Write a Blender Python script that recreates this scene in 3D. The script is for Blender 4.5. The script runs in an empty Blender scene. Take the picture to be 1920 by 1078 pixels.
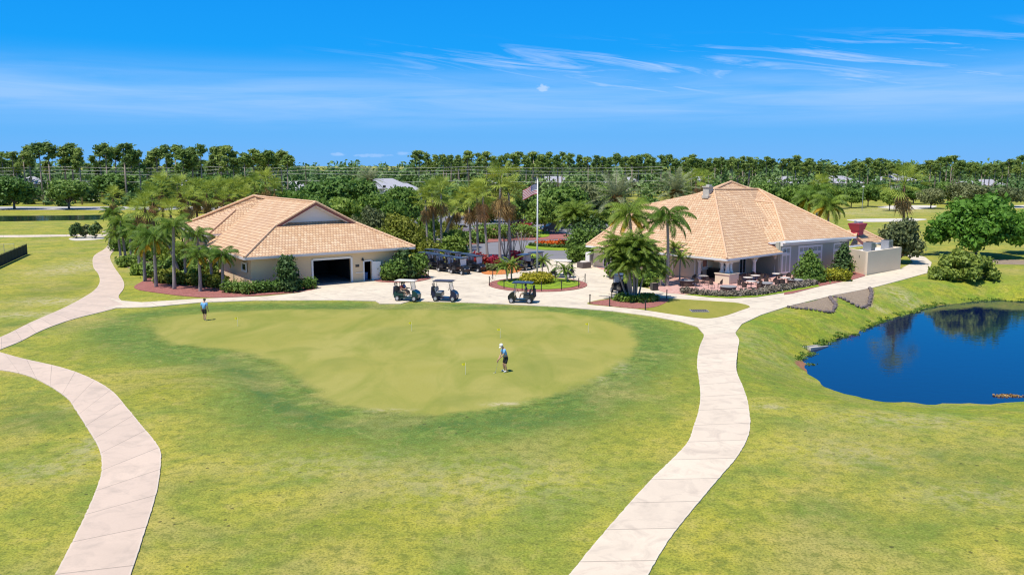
import bpy, bmesh, math, random
import numpy as np
from mathutils import Vector, Matrix
R = math.radians
PI = math.pi
rnd = random.Random(7)
scene = bpy.context.scene
COL = scene.collection

# ---------------------------------------------------------------- camera model
FPX, HC, HY = 1550.0, 12.5, 308.0
PITCH = math.atan((539 - HY) / FPX)
CP, SP = math.cos(PITCH), math.sin(PITCH)
def ray(px, py):
    u = (539 - py) / FPX
    return (px - 960) / FPX, CP + SP * u, -SP + CP * u
def G(px, py, z=0.0):
    X, Y, Z = ray(px, py); t = (z - HC) / Z
    return (X * t, Y * t)
def P(px, py, Y0):
    X, Y, Z = ray(px, py); t = Y0 / Y
    return (X * t, Y0, HC + Z * t)

# ---------------------------------------------------------------- object helpers
def tag(o, label=None, cat=None, group=None, kind=None):
    if label: o['label'] = label
    if cat: o['category'] = cat
    if group: o['group'] = group
    if kind: o['kind'] = kind
    return o
def thing(name, label, cat, loc=(0, 0, 0), rz=0.0, group=None):
    o = bpy.data.objects.new(name, None); COL.objects.link(o)
    o.location = loc; o.rotation_euler = (0, 0, rz); o.empty_display_size = 0.3
    return tag(o, label, cat, group)
def put(name, me, parent=None, loc=(0, 0, 0), rot=(0, 0, 0), scale=(1, 1, 1)):
    o = bpy.data.objects.new(name, me); COL.objects.link(o)
    o.parent = parent; o.location = loc; o.rotation_euler = rot; o.scale = scale
    return o
def clone(src, loc, rz, label=None, group=None, scale=None):
    r = src.copy(); COL.objects.link(r); r.location = loc; r.rotation_euler = (0, 0, rz)
    if label: r['label'] = label
    if group: r['group'] = group
    if scale: r.scale = scale
    for ch in list(src.children):
        c = ch.copy(); COL.objects.link(c); c.parent = r
        for g in list(ch.children):
            d = g.copy(); COL.objects.link(d); d.parent = c
    return r
TENS = {2: 'twenty', 3: 'thirty', 4: 'forty', 5: 'fifty', 6: 'sixty', 7: 'seventy', 8: 'eighty', 9: 'ninety'}
ONES = ['', 'first', 'second', 'third', 'fourth', 'fifth', 'sixth', 'seventh', 'eighth', 'ninth', 'tenth', 'eleventh', 'twelfth',
        'thirteenth', 'fourteenth', 'fifteenth', 'sixteenth', 'seventeenth', 'eighteenth', 'nineteenth']
def ordn(k):
    if k < 20: return ONES[k]
    t, o = divmod(k, 10)
    return (TENS[t][:-1] + 'ieth') if o == 0 else TENS[t] + '-' + ONES[o]

class MB:
    """collects polygons, builds one mesh"""
    def __init__(s): s.v = []; s.f = []; s.m = []; s.uv = []
    def poly(s, pts, mi=0, uv=None):
        b = len(s.v); s.v += [tuple(p) for p in pts]; s.f.append(list(range(b, b + len(pts)))); s.m.append(mi); s.uv.append(uv)
    def box(s, c, d, mi=0, rz=0.0, M=None):
        cx, cy, cz = c; hx, hy, hz = d[0] / 2, d[1] / 2, d[2] / 2
        b = len(s.v); co, si = math.cos(rz), math.sin(rz)
        for k in range(8):
            x = hx * (1 if k & 1 else -1); y = hy * (1 if k & 2 else -1); z = hz * (1 if k & 4 else -1)
            p = Vector((cx + x * co - y * si, cy + x * si + y * co, cz + z))
            if M: p = M @ p
            s.v.append(tuple(p))
        for f in ((0, 2, 3, 1), (4, 5, 7, 6), (0, 1, 5, 4), (2, 6, 7, 3), (0, 4, 6, 2), (1, 3, 7, 5)):
            s.f.append([b + i for i in f]); s.m.append(mi); s.uv.append(None)
    def tube(s, pts, rads, n=8, mi=0, cap=True):
        pts = [Vector(p) for p in pts]; b = len(s.v)
        if not hasattr(rads, '__len__'): rads = [rads] * len(pts)
        for i, p in enumerate(pts):
            t = (pts[min(i + 1, len(pts) - 1)] - pts[max(i - 1, 0)]).normalized()
            a = Vector((1, 0, 0)) if abs(t.x) < .8 else Vector((0, 1, 0))
            e1 = t.cross(a).normalized(); e2 = t.cross(e1)
            for k in range(n):
                an = 2 * PI * k / n
                s.v.append(tuple(p + (e1 * math.cos(an) + e2 * math.sin(an)) * rads[i]))
        for i in range(len(pts) - 1):
            for k in range(n):
                k2 = (k + 1) % n
                s.f.append([b + i * n + k, b + (i + 1) * n + k, b + (i + 1) * n + k2, b + i * n + k2]); s.m.append(mi); s.uv.append(None)
        if cap:
            s.f.append([b + k for k in range(n)]); s.m.append(mi); s.uv.append(None)
            e = b + (len(pts) - 1) * n
            s.f.append([e + n - 1 - k for k in range(n)]); s.m.append(mi); s.uv.append(None)
    def lathe(s, prof, n=16, c=(0, 0, 0), mi=0, axis='z'):
        b = len(s.v)
        for r, z in prof:
            for k in range(n):
                a = 2 * PI * k / n
                p = (r * math.cos(a), r * math.sin(a), z)
                if axis == 'y': p = (p[0], p[2], p[1])
                s.v.append((c[0] + p[0], c[1] + p[1], c[2] + p[2]))
        for i in range(len(prof) - 1):
            for k in range(n):
                k2 = (k + 1) % n
                s.f.append([b + i * n + k, b + i * n + k2, b + (i + 1) * n + k2, b + (i + 1) * n + k]); s.m.append(mi); s.uv.append(None)
        for i, rev in ((0, True), (len(prof) - 1, False)):
            if prof[i][0] > 1e-4:
                q = [b + i * n + k for k in range(n)]
                s.f.append(q[::-1] if rev else q); s.m.append(mi); s.uv.append(None)
    def prism(s, prof, y0, y1, mi=0):
        """profile (x,z) extruded along y"""
        n = len(prof)
        s.poly([(x, y0, z) for x, z in prof], mi); s.poly([(x, y1, z) for x, z in prof][::-1], mi)
        for i in range(n):
            a, c = prof[i], prof[(i + 1) % n]
            s.poly([(a[0], y0, a[1]), (a[0], y1, a[1]), (c[0], y1, c[1]), (c[0], y0, c[1])], mi)
    def slab(s, pts, z0, z1, mi=0, mside=None):
        """polygon (x,y) extruded in z"""
        A = sum(pts[i][0] * pts[(i + 1) % len(pts)][1] - pts[(i + 1) % len(pts)][0] * pts[i][1] for i in range(len(pts)))
        if A < 0: pts = pts[::-1]
        n = len(pts)
        s.poly([(x, y, z1) for x, y in pts], mi)
        for i in range(n):
            a, c = pts[i], pts[(i + 1) % n]
            s.poly([(a[0], a[1], z0), (c[0], c[1], z0), (c[0], c[1], z1), (a[0], a[1], z1)], mi if mside is None else mside)
    def mesh(s, name, mats, smooth=False, bevel=0):
        me = bpy.data.meshes.new(name); me.from_pydata(s.v, [], s.f)
        if not isinstance(mats, (list, tuple)): mats = [mats]
        for m in mats: me.materials.append(m)
        me.polygons.foreach_set('material_index', s.m)
        if any(u is not None for u in s.uv):
            lay = me.uv_layers.new(name='UVMap')
            for p, u in zip(me.polygons, s.uv):
                if u is None: continue
                for li, c in zip(p.loop_indices, u): lay.data[li].uv = c
        if smooth: me.polygons.foreach_set('use_smooth', [True] * len(me.polygons))
        bm = bmesh.new(); bm.from_mesh(me)
        if not any(u is not None for u in s.uv): bmesh.ops.remove_doubles(bm, verts=bm.verts, dist=1e-5)
        if bevel:
            bmesh.ops.bevel(bm, geom=[e for e in bm.edges if e.is_manifold and e.calc_face_angle(0) > .6], offset=bevel, segments=2, affect='EDGES', clamp_overlap=True)
        bmesh.ops.recalc_face_normals(bm, faces=bm.faces)
        bm.to_mesh(me); bm.free(); me.update()
        return me
    def build(s, name, mats, parent=None, smooth=False, bevel=0, loc=(0, 0, 0)):
        return put(name, s.mesh(name, mats, smooth, bevel), parent, loc)

def quadmesh(name, V, mat, mi=None):
    """V: (n,4,3) array of quads"""
    n = len(V); me = bpy.data.meshes.new(name)
    me.vertices.add(n * 4); me.vertices.foreach_set('co', np.ascontiguousarray(V, dtype=np.float32).ravel())
    me.loops.add(n * 4); me.loops.foreach_set('vertex_index', np.arange(n * 4, dtype=np.int32))
    me.polygons.add(n); me.polygons.foreach_set('loop_start', np.arange(0, n * 4, 4, dtype=np.int32))
    for m in (mat if isinstance(mat, (list, tuple)) else [mat]): me.materials.append(m)
    if mi is not None: me.polygons.foreach_set('material_index', np.asarray(mi, dtype=np.int32))
    me.update(calc_edges=True); me.validate()
    return me

# ---------------------------------------------------------------- materials
class NT:
    def __init__(s, tree): s.t = tree; s.n = tree.nodes; s.l = tree.links
    def new(s, typ, **kw):
        n = s.n.new(typ)
        for k, v in kw.items():
            if k.startswith('in_'): pass
            else: setattr(n, k, v)
        return n
    def link(s, a, b): s.l.new(a, b)
    def setin(s, sock, v):
        if hasattr(v, 'is_output'): s.l.new(v, sock)
        else: sock.default_value = v
    def mix(s, f, a, b, mode='MIX'):
        n = s.new('ShaderNodeMixRGB', blend_type=mode)
        for i, v in enumerate((f, a, b)):
            if isinstance(v, tuple) and len(v) == 3: v = v + (1,)
            s.setin(n.inputs[i], v)
        return n.outputs[0]
    def math(s, op, a, b=None, c=None, clamp=False):
        n = s.new('ShaderNodeMath', operation=op, use_clamp=clamp)
        for i, v in enumerate((a, b, c)):
            if v is not None: s.setin(n.inputs[i], v)
        return n.outputs[0]
    def noise(s, vec, scale, detail=3, rough=.55, dist=0.0):
        n = s.new('ShaderNodeTexNoise'); n.inputs['Scale'].default_value = scale; n.inputs['Detail'].default_value = detail
        n.inputs['Roughness'].default_value = rough; n.inputs['Distortion'].default_value = dist
        if vec is not None: s.l.new(vec, n.inputs['Vector'])
        return n.outputs[0]
    def ramp(s, f, stops, interp='LINEAR'):
        n = s.new('ShaderNodeValToRGB'); n.color_ramp.interpolation = interp
        e = n.color_ramp.elements
        while len(e) < len(stops): e.new(.5)
        for el, (p, c) in zip(e, stops):
            el.position = p
            if not hasattr(c, '__len__'): c = (c, c, c)
            el.color = tuple(c) + ((1,) if len(c) == 3 else ())
        s.l.new(f, n.inputs[0]); return n.outputs[0]
    def maprange(s, v, a, b, c=0.0, d=1.0, smooth=True):
        n = s.new('ShaderNodeMapRange'); n.interpolation_type = 'SMOOTHSTEP' if smooth else 'LINEAR'
        s.l.new(v, n.inputs[0])
        for i, q in enumerate((a, b, c, d)): n.inputs[i + 1].default_value = q
        return n.outputs[0]
    def mapping(s, vec, scale=(1, 1, 1), rot=(0, 0, 0), loc=(0, 0, 0)):
        n = s.new('ShaderNodeMapping'); s.l.new(vec, n.inputs[0]); n.inputs['Scale'].default_value = scale
        n.inputs['Rotation'].default_value = rot; n.inputs['Location'].default_value = loc
        return n.outputs[0]
    def bump(s, h, strength=.3, dist=.05):
        n = s.new('ShaderNodeBump'); n.inputs['Strength'].default_value = strength; n.inputs['Distance'].default_value = dist
        s.l.new(h, n.inputs['Height']); return n.outputs[0]
def mat(name):
    m = bpy.data.materials.new(name); m.use_nodes = True; nt = NT(m.node_tree); nt.n.clear()
    out = nt.new('ShaderNodeOutputMaterial'); b = nt.new('ShaderNodeBsdfPrincipled'); nt.link(b.outputs[0], out.inputs[0])
    nt.out = out; nt.b = b
    nt.obj = lambda: nt.new('ShaderNodeTexCoord').outputs['Object']
    nt.geo = lambda: nt.new('ShaderNodeNewGeometry').outputs['Position']
    return m, nt
def simple(name, col, rough=.6, var=.12, scale=3.0, metal=0.0, spec=.5, bump=0.0):
    m, t = mat(name)
    n = t.noise(t.obj(), scale, 4)
    c = t.mix(n, tuple(x * (1 - var) for x in col), tuple(min(1, x * (1 + var)) for x in col))
    t.link(c, t.b.inputs['Base Color']); t.b.inputs['Roughness'].default_value = rough; t.b.inputs['Metallic'].default_value = metal
    t.b.inputs['Specular IOR Level'].default_value = spec
    if bump: t.link(t.bump(t.noise(t.obj(), scale * 8, 3), bump, .02), t.b.inputs['Normal'])
    return m
def leafmat(name, c1, c2, tr=.35, scale=.5, c3=None, rough=.6):
    """foliage: green varied clump to clump, leaf to leaf and tree to tree; some light passes through"""
    m, t = mat(name)
    pos = t.geo()
    n1 = t.noise(pos, scale, 3)
    f = t.ramp(n1, [(.3, 0.0), (.7, 1.0)])
    c = t.mix(f, c1, c2)
    n2 = t.noise(pos, 4.0, 1)
    c = t.mix(t.ramp(n2, [(.35, 0.0), (.75, .6)]), c, tuple(x * 1.5 for x in c2) if c3 is None else c3)
    oi = t.new('ShaderNodeObjectInfo').outputs['Random']
    hs = t.new('ShaderNodeHueSaturation'); t.link(c, hs.inputs['Color'])
    t.link(t.maprange(oi, 0, 1, .485, .515, False), hs.inputs['Hue']); t.link(t.maprange(oi, 0, 1, 1.18, .82, False), hs.inputs['Value'])
    c = hs.outputs[0]
    t.link(c, t.b.inputs['Base Color']); t.b.inputs['Roughness'].default_value = rough
    t.b.inputs['Specular IOR Level'].default_value = .3
    tl = t.new('ShaderNodeBsdfTranslucent'); t.link(c, tl.inputs[0])
    mx = t.new('ShaderNodeMixShader'); mx.inputs[0].default_value = tr
    t.link(t.b.outputs[0], mx.inputs[1]); t.link(tl.outputs[0], mx.inputs[2]); t.link(mx.outputs[0], t.out.inputs[0])
    return m

M = {}
M['oak'] = leafmat('oak_leaves', (0.067, 0.144, 0.031), (0.144, 0.250, 0.050), .3, .45)
M['oak2'] = leafmat('young_oak_leaves', (0.097, 0.185, 0.032), (0.193, 0.290, 0.048), .32, .5)
M['greytree'] = leafmat('grey_green_leaves', (.085, .115, .045), (.2, .225, .09), .3, .5)
M['yellowtree'] = leafmat('yellow_green_leaves', (0.138, 0.184, 0.029), (0.230, 0.253, 0.034), .35, .5)
M['pine'] = leafmat('pine_needles', (0.098, 0.169, 0.058), (0.260, 0.351, 0.078), .4, .25)
M['wood'] = leafmat('far_wood_leaves', (0.070, 0.144, 0.051), (0.162, 0.255, 0.074), .25, .05)
M['shadyoak'] = leafmat('bright_oak_leaves', (0.082, 0.193, 0.023), (0.178, 0.327, 0.038), .35, .6)
M['hedge'] = leafmat('hedge_leaves', (0.081, 0.161, 0.025), (0.177, 0.274, 0.048), .3, 1.2)
M['bigbush'] = leafmat('broad_shrub_leaves', (0.062, 0.125, 0.025), (0.237, 0.312, 0.050), .3, .9)
M['darkbush'] = leafmat('dark_shrub_leaves', (0.040, 0.088, 0.026), (0.096, 0.160, 0.045), .25, 1.5)
M['yellowhedge'] = leafmat('golden_shrub_leaves', (.22, .24, .02), (.42, .38, .03), .35, 1.0)
M['fan'] = leafmat('fan_palm_leaves', (0.09, 0.16, 0.02), (0.30, 0.36, 0.05), .3, 1.0)
M['queen'] = leafmat('feather_palm_leaves', (0.05, 0.115, 0.014), (0.16, 0.25, 0.028), .35, 1.0)
M['queeny'] = leafmat('yellowing_palm_leaves', (.3, .24, .015), (.5, .33, .015), .35, 1.0)
M['date'] = leafmat('grey_date_palm_leaves', (0.144, 0.180, 0.084), (0.288, 0.312, 0.168), .25, 1.0)
M['clump'] = leafmat('clump_palm_leaves', (0.07, 0.145, 0.016), (0.21, 0.28, 0.036), .35, .8)
M['dead'] = leafmat('dead_palm_leaves', (.26, .14, .055), (.46, .29, .12), .25, 1.2)
M['orange'] = leafmat('orange_palm_boots', (.3, .14, .03), (.5, .26, .05), .2, 1.2)
M['redplant'] = leafmat('red_foliage', (.2, .015, .02), (.35, .04, .05), .3, 1.5)
M['flower'] = leafmat('orange_red_flowers', (.6, .05, .015), (.75, .16, .02), .3, 2.0)
M['border'] = leafmat('grey_border_leaves', (.13, .115, .085), (.3, .255, .2), .25, 2.0)
M['lawnplant'] = leafmat('ground_cover', (0.108, 0.204, 0.024), (0.204, 0.300, 0.048), .3, 1.0)
M['bark'] = simple('grey_bark', (.16, .13, .11), .9, .35, 4, bump=.6)
M['pinebark'] = simple('pine_bark', (.33, .26, .21), .9, .3, 2)
M['palmtrunk'] = simple('grey_palm_trunk', (.3, .27, .25), .9, .3, 6, bump=.5)
M['palmbrown'] = simple('brown_palm_trunk', (.17, .1, .07), .9, .35, 6, bump=.6)
M['white'] = simple('white_trim', (.78, .77, .76), .5, .04, 1.5)
M['fascia'] = simple('gutter_white', (.6, .56, .56), .5, .05, 1.0)
M['rake'] = simple('brick_red_trim', (.28, .1, .08), .7, .15, 3)
M['black'] = simple('black_rubber', (.02, .02, .022), .7, .2, 8)
M['dark'] = simple('dark_plastic', (.03, .032, .036), .45, .2, 6)
M['inside'] = simple('dark_interior', (.03, .03, .03), .9, .2, 1)
M['greymetal'] = simple('grey_metal', (.42, .43, .45), .4, .1, 4, .6)
M['hubcap'] = simple('pale_hubcap', (.42, .42, .44), .4, .06, 3)
M['steel'] = simple('brushed_aluminium', (.6, .6, .62), .35, .06, 3, .85)
M['post'] = simple('black_iron', (.02, .018, .018), .5, .2, 5)
M['brown'] = simple('dark_brown_wicker', (.07, .045, .035), .7, .3, 20)
M['tabletop'] = simple('pale_table_top', (.55, .5, .45), .5, .1, 8)
M['wood_dark'] = simple('creosote_pole', (.13, .1, .08), .85, .25, 3)
M['redmetal'] = simple('red_painted_metal', (.46, .045, .085), .45, .12, 3)
M['planter'] = simple('dark_slate_planter', (.11, .09, .085), .7, .2, 5)
M['capgrey'] = simple('grey_table_slab', (.26, .25, .25), .6, .12, 5)
M['rock'] = simple('lava_rock', (.15, .12, .12), .9, .5, 4, bump=.8)
M['concpale'] = simple('pale_concrete', (.5, .46, .4), .8, .1, 3)
M['blue_bin'] = simple('blue_plastic', (.06, .16, .4), .5, .1, 3)

def glassmat(name, col, rough=.06):
    m, t = mat(name); t.b.inputs['Base Color'].default_value = col + (1,); t.b.inputs['Roughness'].default_value = rough
    t.b.inputs['Specular IOR Level'].default_value = .8; return m
M['glass'] = glassmat('dark_window_glass', (.015, .025, .035))
def clearmat():
    m, t = mat('clear_windscreen'); t.b.inputs['Base Color'].default_value = (.7, .75, .85, 1); t.b.inputs['Roughness'].default_value = .15
    tr = t.new('ShaderNodeBsdfTransparent'); mx = t.new('ShaderNodeMixShader'); mx.inputs[0].default_value = .35
    t.link(tr.outputs[0], mx.inputs[1]); t.link(t.b.outputs[0], mx.inputs[2]); t.link(mx.outputs[0], t.out.inputs[0]); return m
M['clear'] = clearmat()

def stucco(name, col):
    m, t = mat(name); o = t.obj()
    n = t.noise(o, .4, 4); n2 = t.noise(o, 9, 3)
    c = t.mix(n, tuple(x * .9 for x in col), tuple(min(1, x * 1.07) for x in col))
    c = t.mix(t.ramp(n2, [(.4, 0.0), (.8, .2)]), c, tuple(x * .8 for x in col))
    t.link(c, t.b.inputs['Base Color']); t.b.inputs['Roughness'].default_value = .85
    t.link(t.bump(t.noise(o, 30, 3), .25, .01), t.b.inputs['Normal']); return m
M['beige'] = stucco('beige_stucco', (.76, .58, .37))
M['greige'] = stucco('grey_green_stucco', (.42, .44, .38))
M['cream'] = stucco('cream_stucco', (.77, .65, .48))
M['pediment'] = stucco('pale_gable_stucco', (.82, .74, .71))
M['housewall'] = stucco('white_house_stucco', (.62, .6, .58))
M['houseroof'] = simple('grey_shingles', (.33, .33, .37), .9, .15, 1.5)

def tilemat():
    m, t = mat('terracotta_barrel_tiles')
    uv = t.new('ShaderNodeUVMap').outputs[0]
    sep = t.new('ShaderNodeSeparateXYZ'); t.link(uv, sep.inputs[0])
    U, V = .33, .46
    u = t.math('DIVIDE', sep.outputs[0], U); v = t.math('DIVIDE', sep.outputs[1], V)
    rowi = t.math('FLOOR', v); u2 = t.math('ADD', u, t.math('MULTIPLY', rowi, .5))
    coli = t.math('FLOOR', u2); fu = t.math('FRACT', u2); fv = t.math('FRACT', v)
    cmb = t.new('ShaderNodeCombineXYZ'); t.link(coli, cmb.inputs[0]); t.link(rowi, cmb.inputs[1])
    wn = t.new('ShaderNodeTexWhiteNoise', noise_dimensions='2D'); t.link(cmb.outputs[0], wn.inputs['Vector'])
    c = t.ramp(wn.outputs['Value'], [(0, (.54, .34, .18)), (.35, (.6, .4, .225)), (.7, (.635, .435, .25)), (1, (.69, .5, .31))])
    # weathering patches
    n = t.noise(uv, .25, 4)
    c = t.mix(t.ramp(n, [(.4, 0.0), (.75, .4)]), c, (.5, .32, .2))
    # painted shadow under the lip of each course, dark gap between barrels
    gap = t.math('MAXIMUM', t.math('LESS_THAN', fv, .26), t.math('GREATER_THAN', t.math('ABSOLUTE', t.math('SUBTRACT', fu, .5)), .41))  # painted lip shadow per course, plus the gap between barrels
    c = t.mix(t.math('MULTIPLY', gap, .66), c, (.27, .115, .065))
    t.link(c, t.b.inputs['Base Color']); t.b.inputs['Roughness'].default_value = .7
    barrel = t.math('SINE', t.math('MULTIPLY', fu, PI))
    h = t.math('ADD', t.math('MULTIPLY', barrel, .6), t.math('SUBTRACT', 1.0, fv))
    t.link(t.bump(h, .55, .09), t.b.inputs['Normal']); return m
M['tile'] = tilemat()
M['ridge'] = simple('ridge_tiles', (.68, .44, .27), .7, .2, 6)

def concrete(name, col, uvjoint=None, grid=None, stain=(.34, .28, .225)):
    m, t = mat(name); pos = t.geo()
    c = t.mix(t.noise(pos, .35, 5, .6), tuple(x * .86 for x in col), tuple(min(1, x * 1.1) for x in col))
    c = t.mix(t.ramp(t.noise(pos, .9, 6, .65, 1.0), [(.48, 0.0), (.7, .5)]), c, stain)
    c = t.mix(t.ramp(t.noise(pos, .16, 4, .6, 1.5), [(.5, 0.0), (.7, .28)]), c, tuple(x * .8 for x in stain))
    c = t.mix(t.ramp(t.noise(pos, 14, 3), [(.3, .22), (.7, 0.0)]), c, tuple(x * .75 for x in col))
    if uvjoint:
        uv = t.new('ShaderNodeUVMap').outputs[0]; sep = t.new('ShaderNodeSeparateXYZ'); t.link(uv, sep.inputs[0])
        fr = t.math('FRACT', t.math('DIVIDE', sep.outputs[1], uvjoint))
        j = t.math('LESS_THAN', fr, .055 / uvjoint)
        # slabs differ slightly in tone
        wn = t.new('ShaderNodeTexWhiteNoise', noise_dimensions='1D'); t.link(t.math('FLOOR', t.math('DIVIDE', sep.outputs[1], uvjoint)), wn.inputs['W'])
        c = t.mix(t.math('MULTIPLY', wn.outputs['Value'], .16), c, (.33, .26, .22))
        e = t.math('GREATER_THAN', t.math('ABSOLUTE', t.math('SUBTRACT', sep.outputs[0], .5)), .475)
        c = t.mix(t.math('MULTIPLY', e, .25), c, (.66, .6, .5))
        c = t.mix(t.math('MULTIPLY', j, .6), c, (.2, .16, .13))
    if grid:
        mp = t.mapping(pos, rot=(0, 0, -grid[1])); sep = t.new('ShaderNodeSeparateXYZ'); t.link(mp, sep.inputs[0])
        for k in (0, 1):
            fr = t.math('FRACT', t.math('DIVIDE', sep.outputs[k], grid[0]))
            c = t.mix(t.math('MULTIPLY', t.math('LESS_THAN', fr, .014), .55), c, (.22, .18, .15))
    t.link(c, t.b.inputs['Base Color']); t.b.inputs['Roughness'].default_value = .85
    t.link(t.bump(t.noise(pos, 20, 4), .2, .01), t.b.inputs['Normal']); return m
M['path_pink'] = concrete('pinkish_path_concrete', (.61, .475, .37), 2.6)
M['path'] = concrete('path_concrete', (.67, .56, .43), 2.6)
M['plaza'] = concrete('plaza_concrete', (.65, .56, .43), None, (4.6, R(37)))
M['sand'] = simple('pale_sand', (.55, .5, .42), .95, .2, .3)
M['roadgrey'] = simple('pale_road', (.36, .35, .34), .9, .12, .3)
def asphalt():
    m, t = mat('grey_blue_asphalt'); pos = t.geo()
    c = t.mix(t.noise(pos, .3, 5), (.15, .145, .16), (.22, .215, .235)); t.link(c, t.b.inputs['Base Color'])
    t.b.inputs['Roughness'].default_value = .9; return m
M['asphalt'] = asphalt()
def mulch(name, c1, c2):
    m, t = mat(name); pos = t.geo()
    c = t.mix(t.ramp(t.noise(pos, 7, 4, .7), [(.3, 0.0), (.7, 1.0)]), c1, c2)
    c = t.mix(t.ramp(t.noise(pos, .8, 3), [(.5, 0.0), (.8, .4)]), c, tuple(x * .5 for x in c1))
    t.link(c, t.b.inputs['Base Color']); t.b.inputs['Roughness'].default_value = 1
    t.link(t.bump(t.noise(pos, 16, 3), .9, .06), t.b.inputs['Normal']); return m
M['mulch'] = mulch('red_mulch', (.2, .06, .05), (.42, .17, .14))
M['mulch_o'] = mulch('orange_mulch', (.42, .12, .03), (.68, .26, .07))
M['mulch_b'] = mulch('brown_mulch', (.17, .12, .08), (.36, .28, .2))
def pavers():
    m, t = mat('pink_brick_pavers'); pos = t.geo(); b = t.new('ShaderNodeTexBrick')
    t.link(t.mapping(pos, rot=(0, 0, -R(39))), b.inputs['Vector']); b.inputs['Scale'].default_value = 1.0
    b.inputs['Brick Width'].default_value = .4; b.inputs['Row Height'].default_value = .2; b.inputs['Mortar Size'].default_value = .012
    b.inputs['Color1'].default_value = (.48, .24, .2, 1); b.inputs['Color2'].default_value = (.6, .36, .31, 1); b.inputs['Mortar'].default_value = (.4, .3, .26, 1)
    t.link(b.outputs[0], t.b.inputs['Base Color']); t.b.inputs['Roughness'].default_value = .85; return m
M['pavers'] = pavers()
def water(name, base, bumps=.02):
    m, t = mat(name); pos = t.geo()
    t.b.inputs['Base Color'].default_value = base + (1,); t.b.inputs['Roughness'].default_value = .02; t.b.inputs['IOR'].default_value = 1.5
    t.b.inputs['Specular IOR Level'].default_value = 1.0
    h = t.noise(t.mapping(pos, (1, 1.6, 1)), 1.3, 4, .5)
    t.link(t.bump(h, bumps, .25), t.b.inputs['Normal']); return m
M['water'] = water('pond_water', (.003, .009, .045), .025)
M['water2'] = water('far_pond_water', (.012, .03, .03), .1)
# ---------------------------------------------------------------- ground
def catmull(pts, n=6, closed=False):
    out = []; m = len(pts)
    rng = range(m if closed else m - 1)
    for i in rng:
        g = (lambda k: pts[k % m]) if closed else (lambda k: pts[min(max(k, 0), m - 1)])
        p0, p1, p2, p3 = (np.array(g(i + k), float) for k in (-1, 0, 1, 2))
        for j in range(n):
            t = j / n
            out.append(tuple(.5 * (2 * p1 + (p2 - p0) * t + (2 * p0 - 5 * p1 + 4 * p2 - p3) * t * t + (3 * p1 - p0 - 3 * p2 + p3) * t ** 3)))
    if not closed: out.append(tuple(map(float, pts[-1])))
    return out
def resample(pts, n):
    p = np.array(pts); d = np.r_[0, np.cumsum(np.hypot(*np.diff(p, axis=0).T))]
    s = np.linspace(0, d[-1], n)
    return np.c_[np.interp(s, d, p[:, 0]), np.interp(s, d, p[:, 1])]
def sdf(poly, X, Y):
    """signed distance, negative inside"""
    poly = np.array(poly); d = np.full(X.shape, 1e18); ins = np.zeros(X.shape, bool)
    for i in range(len(poly)):
        a = poly[i]; b = poly[(i + 1) % len(poly)]; e = b - a
        wx, wy = X - a[0], Y - a[1]
        t = np.clip((wx * e[0] + wy * e[1]) / (e @ e + 1e-12), 0, 1)
        d = np.minimum(d, (wx - e[0] * t) ** 2 + (wy - e[1] * t) ** 2)
        c = ((a[1] > Y) != (b[1] > Y)) & (X < (b[0] - a[0]) * (Y - a[1]) / (b[1] - a[1] + 1e-12) + a[0])
        ins ^= c
    d = np.sqrt(d); return np.where(ins, -d, d)
WZ = -1.6
pond_px = [(1600, 629), (1560, 640), (1528, 652), (1514, 668), (1517, 690), (1540, 714), (1580, 732), (1640, 746), (1720, 752), (1820, 754), (1920, 750),
           (2050, 738), (2150, 700), (2160, 640), (2080, 590), (1990, 570), (1920, 566), (1867, 563.5), (1822, 567), (1745, 577), (1724, 586), (1667, 600), (1640, 612)]
_pg = random.Random(5)
pond = catmull([(x + _pg.uniform(-.2, .2), y + _pg.uniform(-.3, .3)) for x, y in catmull([G(x, y, WZ) for x, y in pond_px], 4, True)], 3, True)
def H(x, y):
    X = np.atleast_1d(np.array(x, float)); Y = np.atleast_1d(np.array(y, float))
    d = sdf(pond, X, Y)
    q = np.clip(np.maximum(d, 0) / (4.6 + 6.0 * np.clip((57 - Y) / 9, 0, 1)), 0, 1)
    h = np.where(d > 0, (WZ - .06) * (1 - (1 - (1 - q) ** 1.7) ** 1.25), WZ - .06 + d * .35)
    return np.maximum(h, -3.6)
def Hs(x, y): return float(H(x, y)[0])
green_px = [(298, 606), (340, 592), (450, 584), (600, 580), (760, 582), (900, 583), (1040, 586), (1125, 600), (1172, 616), (1190, 640), (1184, 664), (1150, 692),
            (1080, 724), (1000, 750), (900, 769), (820, 775), (700, 769), (630, 753), (590, 728), (550, 695), (500, 670), (440, 655), (370, 648), (320, 641), (298, 624)]
green = catmull([G(x, y) for x, y in green_px], 5, True)

def axis(lo, hi, step, flo, fhi, g=1.16):
    c = list(np.arange(lo, hi, step)); s = step
    while c[-1] < fhi: s *= g; c.append(c[-1] + s)
    s = step; pre = []
    x = lo
    while x > flo: s *= g; x -= s; pre.append(x)
    return np.array(pre[::-1] + c)
xs = axis(-48, 72, .55, -3500, 3500); ys = axis(18, 112, .55, -300, 5000)
gx, gy = np.meshgrid(xs, ys); X = gx.ravel(); Y = gy.ravel()
Z = H(X, Y)
me = bpy.data.meshes.new('ground'); nx, ny = len(xs), len(ys)
idx = np.arange(nx * ny).reshape(ny, nx)
quads = np.stack([idx[:-1, :-1], idx[:-1, 1:], idx[1:, 1:], idx[1:, :-1]], -1).reshape(-1, 4)
me.vertices.add(nx * ny); me.vertices.foreach_set('co', np.c_[X, Y, Z].astype(np.float32).ravel())
me.loops.add(quads.size); me.loops.foreach_set('vertex_index', quads.astype(np.int32).ravel())
me.polygons.add(len(quads)); me.polygons.foreach_set('loop_start', np.arange(0, quads.size, 4, dtype=np.int32))
me.update(calc_edges=True)
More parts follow.
